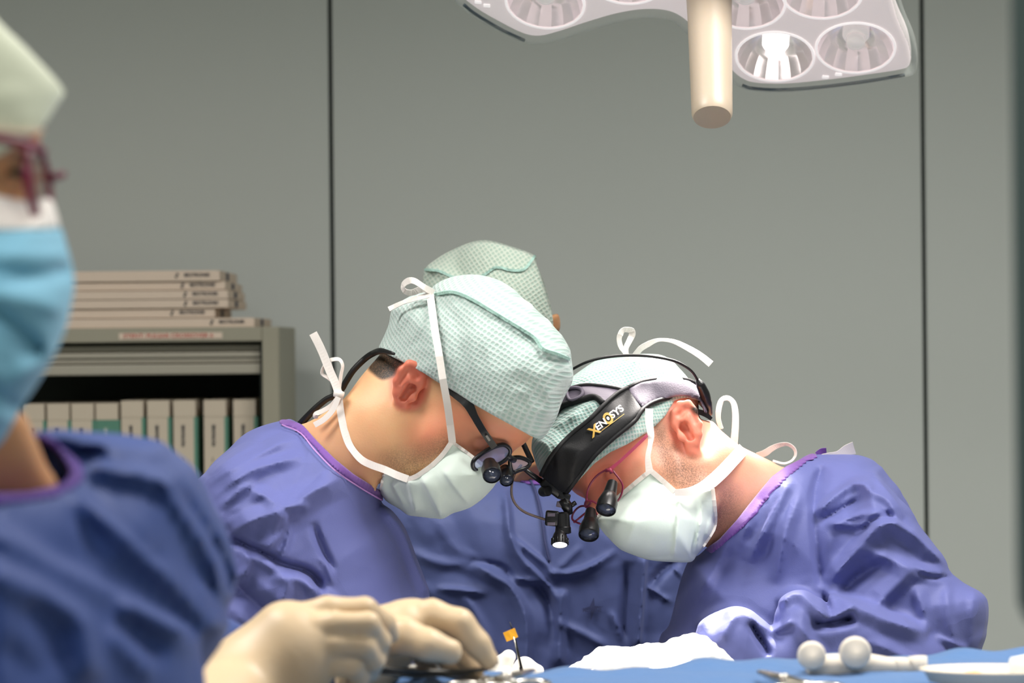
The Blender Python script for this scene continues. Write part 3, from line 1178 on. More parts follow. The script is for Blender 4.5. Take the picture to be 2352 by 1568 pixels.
def table_things():
    up = np.array([0, 0, 0.0025])
    forceps('clamp', on_table(1092, 1582) + up, 2.2, 0.11, 'small steel clamp on the drape below the yellow tag', 'clamp', group='steel clamps on the drape')
    forceps('clamp', on_table(1165, 1580) + up, 1.2, 0.11, 'steel clamp lying crosswise at the bottom edge by the gloved fingertips', 'clamp', group='steel clamps on the drape')
    forceps('clamp', on_table(1800, 1584) + up, 1.8, 0.11, 'steel clamp at the bottom edge below the milky syringe', 'clamp', group='steel clamps on the drape')
    # ring-handled scissors beside the rear glove
    forceps('needle_holder', on_table(985, 1556) + up, 0.6, 0.13, 'needle holder whose pale ring shows beneath the gloved hands', 'needle holder', spread=0.2)
    # control syringe with ring grips
    b = on_table(1990, 1541) + np.array([0, 0, 0.0])
    t = empty('control_syringe', b, 'milky white syringe with two round grips lying on the blue drape', 'syringe')
    sc_ = S(b[1])
    ex = Vector((1, 0.05, 0))

    def q(px, py, dy=0.0):
        return V(px, py, b[1] + dy)
    m = MB()
    m.tube([q(1852, 1532), q(1900, 1530), q(1990, 1526), q(2040, 1530), q(2118, 1533)], [0.0087, 0.0098, 0.0093, 0.0074, 0.0072], 16)
    m.build('barrel', 'plastic_milky', t, smooth=True)
    for (px, py, r) in ((1864, 1505, 0.0109), (1964, 1498, 0.0122)):
        c = q(px, py, -0.014)
        m = MB()
        m.lathe([(0.0, -0.0055), (r * 0.85, -0.005), (r, -0.0036), (r * 1.05, 0), (r, 0.0036), (r * 0.85, 0.005), (0.0, 0.0055)], frame(c, (0, 1, 0)), 24)
        m.build('ring_grip', 'plastic_milky', t, smooth=True)
    m = MB()
    m.tube([q(2072, 1512), q(2072, 1548)], 0.008, 12)
    m.tube([q(2106, 1508), q(2110, 1550)], 0.008, 12)
    m.build('flange', 'plastic_milky', t, smooth=True)
    # shallow dish with swabs
    c = on_table(2285, 1578)
    t = empty('instrument_dish', c, 'shallow cream instrument dish at the bottom right corner', 'dish')
    m = MB()
    Mx = Matrix.Translation(Vector(c) + Vector((0, 0, 0.0025))) @ Matrix.Rotation(-0.1, 4, 'Z') @ Matrix.Diagonal((2.0, 0.95, 1.0, 1))
    m.lathe([(0.0, 0.0), (0.020, 0.0), (0.0245, 0.002), (0.0265, 0.0095), (0.0282, 0.0105), (0.0285, 0.0118), (0.0262, 0.0118), (0.0235, 0.004), (0.020, 0.003), (0.0, 0.003)], Mx, 40, caps=False)
    m.build('bowl', 'plastic_cream', t, smooth=True)
    k = Vector(c) + Vector((0.014, 0.004, 0.0065))
    m = MB()
    m.tube([k + Vector((0, 0, 0.007)), k + Vector((0.012, 0.001, 0.0075)), k + Vector((0.026, 0.0, 0.007))], [0.0085, 0.0098, 0.0085], 14)
    m.build('gauze_roll', 'gauze_white', None, smooth=True, label='bright white gauze roll in the cream dish', cat='swab')
    k = Vector(c) + Vector((-0.016, 0.004, 0.006))
    MB().box((-0.006, -0.004, 0), (0.006, 0.004, 0.0055), Matrix.Translation(k) @ Matrix.Rotation(0.4, 4, 'Z'), 0.0015).build('yellow_stopper', 'tag_yellow', None, label='small yellow stopper lying in the cream dish', cat='stopper')
    # wire with the yellow tag, standing out of the wound field
    D = 2.30
    t = empty('tagged_probe', P(1198, 1545, D), 'thin dark probe with a yellow flag tag standing upright before the gowns', 'probe')
    MB().tube([V(1204, 1600, D), V(1197, 1535, D), V(1190, 1500, D), V(1182, 1462, D), V(1176, 1443, D), V(1171, 1428, D)], [0.0019, 0.0018, 0.0013, 0.0009, 0.0006, 0.0004], 8).build('shaft', 'wire_dark', t, smooth=True)
    m = MB()
    m.tube([V(1193, 1532, D - 0.002), V(1187, 1498, D - 0.002), V(1180, 1462, D - 0.0015)], 0.0005, 6)
    m.build('bright_wire', 'steel', t, smooth=True)
    m = MB()
    m.strip([V(1160, 1463, D), V(1172, 1458, D - 0.001), V(1186, 1452, D)], 0.0092, [(0.15, 0, 1)] * 3, 0.0012)
    m.build('flag_tag', 'tag_yellow', t)


def operating_table():
    c = P(1330, 1700, 2.25)
    t = empty('operating_table', (c[0], c[1], 0), 'operating table hidden behind the instrument trolley', 'table')
    MB().box((c[0] - 0.21, 2.02, 0.99), (c[0] + 0.21, 2.42, 1.04), bev=0.01).build('table_top', 'steel', t)
    MB().box((c[0] - 0.10, 2.10, 0.0), (c[0] + 0.10, 2.32, 0.99), bev=0.01).build('column', 'steel', t)
    verts, faces = [], []
    nx, ny = 40, 50
    for j in range(ny + 1):
        for i in range(nx + 1):
            u, v = i / nx * 2 - 1, j / ny * 2 - 1
            z = 1.055 + 0.045 * max(0, 1 - u * u) ** 0.6
            z -= 0.22 * max(0, abs(u) - 0.86) / 0.14 + 0.22 * max(0, abs(v) - 0.9) / 0.1
            z += 0.003 * math.sin(u * 9 + v * 7) + 0.002 * math.sin(u * 17 - v * 13)
            verts.append((c[0] + u * 0.235, 2.22 + v * 0.235, z))
    for j in range(ny):
        for i in range(nx):
            k = j * (nx + 1) + i
            faces.append((k, k + 1, k + nx + 2, k + nx + 1))
    me = bpy.data.meshes.new('patient_bounce_drape')  # unseen sheet added to bounce lamp light up at the masks
    me.from_pydata(verts, [], faces)
    me.update()
    o = put('patient_bounce_drape', me, 'drape_pale', label='unseen pale drape added over the patient to bounce lamp light', cat='drape')
    sm = o.modifiers.new('thickness', 'SOLIDIFY')
    sm.thickness = 0.0012


room()
cabinet()
lamp()
instrument_table()
table_things()
operating_table()

# ------------------------------------------------------------------ people: palette
GOWN = cloth_mat('gown_blue', lin((92, 98, 154)))
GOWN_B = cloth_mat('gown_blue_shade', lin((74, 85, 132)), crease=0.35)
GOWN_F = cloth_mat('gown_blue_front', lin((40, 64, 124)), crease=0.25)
mat('collar_purple', lin((108, 66, 146)), rough=0.7, sheen=0.2, bump=[(600, 0.3, 0.0006, 2)])
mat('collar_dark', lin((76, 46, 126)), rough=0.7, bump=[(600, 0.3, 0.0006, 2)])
mat('collar_stitch', lin((190, 140, 205)), rough=0.7)
skin_mat('skin_tan', lin((228, 178, 132)), lin((214, 104, 88)), lin((96, 72, 56)))
skin_mat('skin_pink', lin((228, 170, 140)), lin((216, 92, 76)), lin((78, 62, 54)))
skin_mat('skin_brown', lin((196, 146, 104)), lin((190, 104, 78)), lin((80, 60, 46)))
CAPC, CAPD = lin((188, 200, 195)), lin((160, 184, 176))
cap_mat('cap_green', CAPC, CAPD, 0.5)
cap_mat('cap_green_rear', lin((192, 202, 188)), lin((160, 182, 168)), 0.2)
cap_mat('cap_green_right', lin((184, 198, 192)), lin((138, 176, 168)), 0.5, 0.0040)
mat('cap_front', lin((210, 216, 192)), rough=0.8, sheen=0.2, bump=[(400, 0.3, 0.0008, 3)])
mat('cap_seam', lin((170, 206, 194)), rough=0.8, bump=[(220, 0.8, 0.003, 3)])
mat('mask_green', lin((218, 231, 222)), rough=0.8, sheen=0.15, sss=(0.2, (1, 1, 1), 0.004), bump=[(90, 0.15, 0.002, 3), (1200, 0.15, 0.0004, 2)])
mat('mask_blue', lin((126, 186, 212)), rough=0.8, sheen=0.15, bump=[(90, 0.15, 0.002, 3)])
mat('mask_white', lin((236, 230, 224)), rough=0.8)
mat('tie_white', lin((226, 219, 212)), rough=0.8, sss=(0.2, (1, 1, 1), 0.003))
mat('hair_dark', lin((74, 58, 46)), rough=0.8, bump=[(420, 0.35, 0.0008, 4)])
mat('glove_latex', lin((204, 180, 146)), rough=0.42, spec=0.4, sss=(0.15, (1, 0.7, 0.5), 0.004), bump=[(120, 0.12, 0.0012, 3)])
mat('glove_lit', lin((244, 240, 232)), rough=0.45, sss=(0.15, (1, 0.8, 0.7), 0.004), bump=[(90, 0.3, 0.002, 3)])  # overexposure in the lamp beam put into the colour as white
mat('black_plastic', lin((22, 22, 24)), rough=0.32, spec=0.5)
mat('black_pad', lin((20, 20, 22)), rough=0.62, spec=0.35, bump=[(700, 0.3, 0.0006, 2)])
mat('grey_pad', lin((96, 88, 102)), rough=0.6, bump=[(700, 0.3, 0.0006, 2)])
mat('cable_black', lin((18, 18, 18)), rough=0.45)
mat('cable_grey', lin((98, 84, 78)), rough=0.4)
mat('lens_glass', (0.95, 0.97, 1, 1), rough=0.02, trans=1.0, ior=1.12)
mat('lens_coated', (0.62, 0.68, 0.92, 1), rough=0.03, trans=0.8, ior=1.3)
mat('optic_glass', lin((60, 66, 84)), rough=0.05, spec=1.0)
mat('frame_maroon', lin((118, 34, 62)), rough=0.3)
mat('frame_rose', lin((158, 58, 84)), rough=0.3)
mat('headlight_glow', (1, 1, 1, 1), rough=0.2, emit=((0.86, 0.88, 1, 1), 2.2))
mat('indicator_glow', (1, 0.6, 0.7, 1), rough=0.2, emit=((1, 0.55, 0.65, 1), 3.0))
mat('logo_white', lin((236, 226, 222)), rough=0.5)
mat('logo_gold', lin((198, 158, 72)), rough=0.4)
mat('print_dark', lin((54, 60, 98)), rough=0.8)
mat('trouser_blue', lin((70, 90, 140)), rough=0.8)
mat('shoe_white', lin((210, 210, 205)), rough=0.5)


def ortho(f, l):
    f = np.asarray(f, float)
    f = f / np.linalg.norm(f)
    l = np.asarray(l, float)
    l = l - f * (l @ f)
    l = l / np.linalg.norm(l)
    return np.stack([f, l, np.cross(f, l)], 1)        # columns: forward, left, up


class HeadBlock:
    """a head in its own frame: x forward, y to its left, z up, origin between the ears"""

    def __init__(self, R, o, lo, hi, h, scale=1.0):
        R = R * scale
        self.sc = scale
        self.R, self.o, self.h = R, np.asarray(o), h
        self.lo = np.asarray(lo, float)
        self.n = np.ceil((np.asarray(hi) - self.lo) / h).astype(int) + 1
        self.ax = [(self.lo[k] + np.arange(self.n[k]) * h).astype(np.float32) for k in range(3)]
        self.f = np.full(tuple(self.n), 1.0, dtype=np.float32)

    def loc(self, w):
        return self.R.T @ (np.asarray(w) - self.o) / self.sc ** 2

    def world(self, p):
        return np.asarray(p) @ self.R.T + self.o

    def sub(self, lo, hi):
        sl = []
        for k in range(3):
            a = int(np.clip(np.floor((lo[k] - self.lo[k]) / self.h), 0, self.n[k] - 1))
            b = int(np.clip(np.ceil((hi[k] - self.lo[k]) / self.h) + 1, a + 1, self.n[k]))
            sl.append(slice(a, b))
        return tuple(sl), self.ax[0][sl[0]][:, None, None], self.ax[1][sl[1]][None, :, None], self.ax[2][sl[2]][None, None, :]

    def cap(self, a, b, ra, rb=None, k=0.01, op='add'):
        rb = ra if rb is None else rb
        a, b = np.asarray(a, float), np.asarray(b, float)
        m = max(ra, rb) + 2.2 * k + 0.006
        sl, X, Y, Z = self.sub(np.minimum(a, b) - m, np.maximum(a, b) + m)
        d = capsule(X, Y, Z, a, b, ra, rb)
        self._op(sl, d, k, op)

    def ell(self, c, r, k=0.01, op='add', full=False):
        m = max(r) + 2.2 * k + 0.006
        c = np.asarray(c, float)
        sl, X, Y, Z = self.sub(c - m, c + m) if not full else self.sub(self.lo, self.lo + self.n * self.h)
        self._op(sl, ellipsoid(X, Y, Z, c, r), k, op)

    def sample(self, G):
        """this head's field at the points of another block, in metres"""
        w = np.stack(np.broadcast_arrays(G.X, G.Y, G.Z), -1) - self.o
        u = ((w @ self.R) / self.sc ** 2 - self.lo) / self.h
        out = np.ones(u.shape[:3], dtype=np.float32) * 0.05
        ok = np.all((u >= 0) & (u < self.n - 1.001), -1)
        u = u[ok]
        i = u.astype(np.int32)
        t = (u - i).astype(np.float32)
        acc = 0
        src = self.bare
        for a in (0, 1):
            for b in (0, 1):
                for c in (0, 1):
                    w8 = (t[:, 0] if a else 1 - t[:, 0]) * (t[:, 1] if b else 1 - t[:, 1]) * (t[:, 2] if c else 1 - t[:, 2])
                    acc = acc + w8 * src[i[:, 0] + a, i[:, 1] + b, i[:, 2] + c]
        out[ok] = acc * self.sc
        return out

    def clip(self, outline, k=0.006):
        """keep the head within what cap, mask and gown cover"""
        X, Y, Z = np.meshgrid(*self.ax, indexing='ij')
        px, py, D = proj(np.stack([X, Y, Z], -1) @ self.R.T + self.o)
        p = np.asarray(outline, float)
        m = Map2((p[:, 0].min() - 90, p[:, 1].min() - 90, p[:, 0].max() + 90, p[:, 1].max() + 90), 3.0).poly(outline, True)
        lim = (-m.at(px, py) * D / FPX / self.sc).astype(np.float32)
        self.f = smax(self.f, lim, k)
        self.bare = smax(self.bare, lim, k)

    def _op(self, sl, d, k, op):
        self.f[sl] = smin(self.f[sl], d, k) if op == 'add' else smax(self.f[sl], -d, k)


def sculpt_head(R, o, neck, h=0.0021, lo=(-0.17, -0.12, -0.30), hi=(0.15, 0.12, 0.16), scale=0.92, ears=(1, -1), ear_out=0.0, es=1.0, ear_dx=0.0, ear_dz=0.0):
    g = HeadBlock(R, o, lo, hi, h, scale)
    g.ell((0.000, 0, 0.048), (0.097, 0.0755, 0.088), full=True)
    g.ell((0.040, 0, -0.018), (0.060, 0.061, 0.086), 0.03)
    g.ell((0.055, 0, 0.045), (0.048, 0.062, 0.05), 0.03)
    for s in (1, -1):
        g.cap((0.000, s * 0.056, -0.045), (0.020, s * 0.049, -0.074), 0.016, 0.016, 0.03)
        g.cap((0.020, s * 0.049, -0.074), (0.074, s * 0.016, -0.106), 0.015, 0.016, 0.026)
        g.cap((0.050, s * 0.052, -0.020), (0.074, s * 0.036, -0.030), 0.016, 0.015, 0.022)
        g.cap((0.092, s * 0.012, 0.028), (0.078, s * 0.048, 0.030), 0.009, 0.007, 0.016)
    g.ell((0.086, 0, -0.104), (0.016, 0.020, 0.015), 0.02)
    # nose, eyes, mouth
    g.cap((0.099, 0, 0.014), (0.121, 0, -0.030), 0.0075, 0.0105, 0.012)
    for s in (1, -1):
        g.cap((0.112, s * 0.011, -0.034), (0.106, s * 0.013, -0.036), 0.006, 0.005, 0.008)
        g.ell((0.098, s * 0.033, 0.006), (0.014, 0.018, 0.012), 0.012, 'sub')
        g.ell((0.080, s * 0.032, 0.006), (0.0125, 0.0135, 0.0125), 0.004)
        g.cap((0.0925, s * 0.022, 0.0), (0.0875, s * 0.043, 0.002), 0.0016, 0.0014, 0.002)
    g.cap((0.104, 0.018, -0.068), (0.104, -0.018, -0.068), 0.005, 0.005, 0.008)
    g.cap((0.102, 0.015, -0.077), (0.102, -0.015, -0.077), 0.006, 0.006, 0.008)
    # neck
    prev = None
    for (w, r) in neck:
        p = g.loc(w)
        r = r / scale
        if prev is not None:
            g.cap(prev[0], p, prev[1], r, 0.026)
        prev = (p, r)
    g.bare = g.f.copy()
    # ears
    for s in ears:
        base = np.array([-0.004 + ear_dx, s * 0.0725, -0.002 + ear_dz])
        ux = np.array([-0.80, s * (0.52 + ear_out), 0.0])   # backwards and out
        ux /= np.linalg.norm(ux)
        uz = np.array([-0.22, s * 0.08, 0.97])
        uz /= np.linalg.norm(uz)

        def e(a, b, c=0.0):                         # a back, b up, c out
            return base + ux * a * es + uz * b * es + np.array([0.3, s * 0.95, 0]) * c
        g.cap(e(0.006, -0.016), e(0.010, 0.016), 0.0095 * es, 0.012 * es, 0.006)
        helix = [(-0.004, 0.004), (-0.006, 0.016), (0.0, 0.029), (0.011, 0.034), (0.022, 0.028), (0.027, 0.014), (0.025, -0.002), (0.018, -0.015), (0.010, -0.024)]
        for q, r in zip(helix[:-1], helix[1:]):
            g.cap(e(*q, 0.003), e(*r, 0.003), 0.0040, 0.0040, 0.004)
        for q, r in zip(helix[2:-1], helix[3:]):
            g.cap(e(q[0] * 0.6, q[1] * 0.7), e(r[0] * 0.6, r[1] * 0.7), 0.006, 0.006, 0.005)
        g.ell(e(0.004, -0.029), (0.007, 0.005, 0.0085), 0.006)
        g.cap(e(0.0050, 0.003, 0.0055), e(0.0062, -0.011, 0.0055), 0.0088 * es, 0.0066 * es, 0.0014, 'sub')
        g.cap(e(0.004, 0.022, 0.0095), e(0.015, 0.023, 0.0095), 0.0056 * es, 0.0056 * es, 0.002, 'sub')
        g.cap(e(0.0195, 0.020, 0.0085), e(0.0195, 0.000, 0.0085), 0.0036, 0.0032, 0.0015, 'sub')
        g.cap(e(0.0125, 0.016, 0.003), e(0.0145, -0.012, 0.003), 0.0038, 0.004, 0.004)
        g.ell(e(-0.006, -0.004, 0.006), (0.0045, 0.0035, 0.006), 0.004)
    return g


def lower_body(cx, cy, zt, rx=0.15, ry=0.11, rot=0.0, lean=(0, 0)):
    """trunk below the gown, legs and feet, one coarse surface"""
    h = 0.016
    lo, hi = np.array([cx - 0.45, cy - 0.45, -0.01]), np.array([cx + 0.45, cy + 0.45, zt + 0.1])
    n = np.ceil((hi - lo) / h).astype(int) + 1
    ax = [(lo[k] + np.arange(n[k]) * h).astype(np.float32) for k in range(3)]
    X, Y, Z = ax[0][:, None, None], ax[1][None, :, None], ax[2][None, None, :]
    c, s = math.cos(rot), math.sin(rot)

    def w(a, b, z):
        return (cx + a * c - b * s, cy + a * s + b * c, z)
    f = capsule(X, Y, Z, w(-0.06, 0, 0.92), w(0.06, 0, 0.92), 0.11)
    f = smin(f, capsule(X, Y, Z, w(0, 0, 0.95), (cx + lean[0], cy + lean[1], zt - 0.05), 0.11, 0.10), 0.05)
    for k in (1, -1):
        f = smin(f, capsule(X, Y, Z, w(k * 0.09, 0, 0.86), w(k * 0.10, 0, 0.47), 0.085, 0.058), 0.03)
        f = smin(f, capsule(X, Y, Z, w(k * 0.10, 0, 0.47), w(k * 0.10, 0.01, 0.10), 0.056, 0.042), 0.02)
        f = smin(f, capsule(X, Y, Z, w(k * 0.10, 0.02, 0.045), w(k * 0.11, -0.16, 0.035), 0.042, 0.036), 0.02)
    v, q = surface_nets(f)
    v = v * h + lo
    v[:, 2] = np.maximum(v[:, 2], 0.001)
    return v, q


def skirt(cx, cy, zt, rx, ry, z0=0.42, top=(0, 0)):
    """the gown below the table line, a hanging tube with soft pleats"""
    nk, nz = 64, 20
    v, q = [], []
    for side in (0, 1):
        for j in range(nz + 1):
            t = j / nz
            z = zt + (z0 - zt) * t
            for k in range(nk):
                a = 2 * math.pi * k / nk
                fl = 1 + 0.12 * t + 0.03 * t * math.sin(7 * a + 1.3) + 0.02 * t * math.sin(13 * a)
                rr = 1.0 - 0.012 * side
                v.append((cx + top[0] * (1 - t) + rx * fl * rr * math.cos(a), cy + top[1] * (1 - t) + ry * fl * rr * math.sin(a), z))
    def id_(s, j, k):
        return (s * (nz + 1) + j) * nk + k % nk
    for k in range(nk):
        for j in range(nz):
            q.append((id_(0, j, k), id_(0, j + 1, k), id_(0, j + 1, k + 1), id_(0, j, k + 1)))
            q.append((id_(1, j, k), id_(1, j, k + 1), id_(1, j + 1, k + 1), id_(1, j + 1, k)))
        q.append((id_(0, nz, k), id_(1, nz, k), id_(1, nz, k + 1), id_(0, nz, k + 1)))
        q.append((id_(0, 0, k), id_(0, 0, k + 1), id_(1, 0, k + 1), id_(1, 0, k)))
    return np.array(v), np.array(q)


def person(g, material, label, lower, ruddy=(), stubble=(), near=None, hair=()):
    """the body as one skin; ruddy and stubble are (outline, soft px, strength) patches on the near side"""
    v, q = surface_nets(g.f)
    v = relax(v * g.h + g.lo, q, 1, 0.35)
    v = g.world(v)
    n1 = len(v)
    v, q = join([(v, q), lower])
    px, py, D = proj(v)
    me = mesh_np('person', v, q)
    nearm = (D < (near if near else 99)) & (np.arange(len(v)) < n1)

    def paint(patches):
        a = np.zeros(len(v), dtype=np.float32)
        for (pts, soft, st) in patches:
            sd = poly_sd(spline(pts, True, 4), px.astype(np.float32), py.astype(np.float32))
            a = np.maximum(a, np.where(nearm, np.clip(sd / soft + 0.5, 0, 1) * st, 0))
        return a
    attr(me, 'ruddy', paint(ruddy))
    attr(me, 'stubble', paint(stubble))
    attr(me, 'hair', paint(hair))
    return put('person', me, material, label=label, cat='person')


def shell(name, g, f, material, parent, it=1, lam=0.5, weave=None, **kw):
    v, q = g.mesh(f)
    v = relax(v, q, it, lam)
    me = mesh_np(name, v, q)
    if weave is not None:                      # plane directions of the weave, plus the spot it is measured from
        R, o = weave
        l = (v - o) @ R
        vattr(me, 'weave', np.stack([l[:, 0], l[:, 2], l[:, 1]], 1))
    return put(name, me, material, parent, **kw)


def tape(name, pts, D, width, material, parent, twist=None, sub=5, thick=0.0007, bld=None):
    """a flat tie seen at pixels pts, at depths D (a number, a list, or a surface with front()); width in px"""
    q = spline(pts, False, sub) if len(pts) > 2 else np.asarray(pts, float)
    n = len(q)
    if hasattr(D, 'front'):
        dd = D.front(q[:, 0], q[:, 1], 0.0012)
    elif np.isscalar(D):
        dd = np.full(n, D)
    else:
        dd = np.interp(np.linspace(0, 1, n), np.linspace(0, 1, len(D)), D)
    P3 = [V(q[i, 0], q[i, 1], float(dd[i])) for i in range(n)]
    dirs = []
    for i in range(n):
        a, b = q[max(i - 1, 0)], q[min(i + 1, n - 1)]
        tx, ty = b - a
        L = math.hypot(tx, ty) + 1e-9
        d = Vector(CR * (-ty / L) + CU * (-tx / L))
        if twist is not None:
            tw = np.interp(i / (n - 1), np.linspace(0, 1, len(twist)), twist)
            d = d * math.cos(tw) + Vector(CY) * math.sin(tw)
        dirs.append(d)
    ww = width if np.isscalar(width) else np.interp(np.linspace(0, 1, n), np.linspace(0, 1, len(width)), width)
    w = [float((ww if np.isscalar(ww) else ww[i]) * S(float(dd[i]))) for i in range(n)]
    m = bld or MB()
    m.strip(P3, w, dirs, thick)
    if bld:
        return None
    return m.build(name, material, parent, smooth=False)


def cord(name, pts, D, r, material, parent, sub=6, n=10, bld=None):
    q = spline(pts, False, sub)
    m_ = len(q)
    if hasattr(D, 'front'):
        dd = D.front(q[:, 0], q[:, 1], 0.002)
    elif np.isscalar(D):
        dd = np.full(m_, D)
    else:
        dd = np.interp(np.linspace(0, 1, m_), np.linspace(0, 1, len(D)), D)
    rr = [r] * m_ if np.isscalar(r) else list(np.interp(np.linspace(0, 1, m_), np.linspace(0, 1, len(r)), r))
    m = bld or MB()
    m.tube([V(q[i, 0], q[i, 1], float(dd[i])) for i in range(m_)], rr, n)
    if bld:
        return None
    return m.build(name, material, parent, smooth=True)


def ring3(c, ax, ay, rx, ry, n=36, pw=2.3):
    """superelliptic loop of points round c"""
    out = []
    for k in range(n):
        a = 2 * math.pi * k / n
        x, y = math.cos(a), math.sin(a)
        out.append(Vector(c) + Vector(ax) * (rx * math.copysign(abs(x) ** (2 / pw), x)) + Vector(ay) * (ry * math.copysign(abs(y) ** (2 / pw), y)))
    return out


class _Front:
    """where lines of sight first meet a sculpted surface"""

    def __init__(self, G, f):
        i = np.argmax(f < 0, axis=1)
        hit = (f < 0).any(axis=1)
        a = np.maximum(i - 1, 0)
        I, K = np.meshgrid(np.arange(f.shape[0]), np.arange(f.shape[2]), indexing='ij')
        f0, f1 = f[I, a, K], f[I, i, K]
        t = np.where(i > 0, f0 / np.where(f0 == f1, 1, f0 - f1), 0)
        d = np.where(hit, G.lo[1] + (a + t) * G.h, np.nan)
        for _ in range(12):                       # carry the surface on past its edge
            bad = np.isnan(d)
            if not bad.any():
                break
            p = np.pad(d, 1, constant_values=np.nan)
            st = np.stack([p[:-2, 1:-1], p[2:, 1:-1], p[1:-1, :-2], p[1:-1, 2:]])
            n = (~np.isnan(st)).sum(0)
            m = np.where(n > 0, np.nansum(st, 0) / np.maximum(n, 1), np.nan)
            d = np.where(bad, m, d)
        self.d = np.where(np.isnan(d), np.nanmean(d), d)
        self.G = G

    def front(self, px, py, off=0.0):
        px, py = np.asarray(px, float), np.asarray(py, float)
        D = np.full(px.shape, float(np.mean(self.d)))
        for _ in range(4):
            x = CAM[0] + D * ((px - W / 2) / FPX * CR[0] + (H / 2 - py) / FPX * CU[0])
            z = CAM[2] + D * ((px - W / 2) / FPX * CR[2] + (H / 2 - py) / FPX * CU[2])
            u = np.clip((x - self.G.lo[0]) / self.G.h, 0, self.d.shape[0] - 1.001)
            v = np.clip((z - self.G.lo[2]) / self.G.h, 0, self.d.shape[1] - 1.001)
            i, j = u.astype(int), v.astype(int)
            fu, fv = u - i, v - j
            D = (self.d[i, j] * (1 - fu) + self.d[i + 1, j] * fu) * (1 - fv) + (self.d[i, j + 1] * (1 - fu) + self.d[i + 1, j + 1] * fu) * fv
        return D - off


def sagittal(R, o):
    """depth at which a line of sight meets the middle plane of a head"""
    n = R[:, 1]

    def f(px, py):
        dx = (px - W / 2) / FPX
        dz = (H / 2 - py) / FPX
        den = (dx * CR[0] + dz * CU[0]) * n[0] + n[1] + (dx * CR[2] + dz * CU[2]) * n[2]
        return ((o - CAM) @ n) / den
    return f


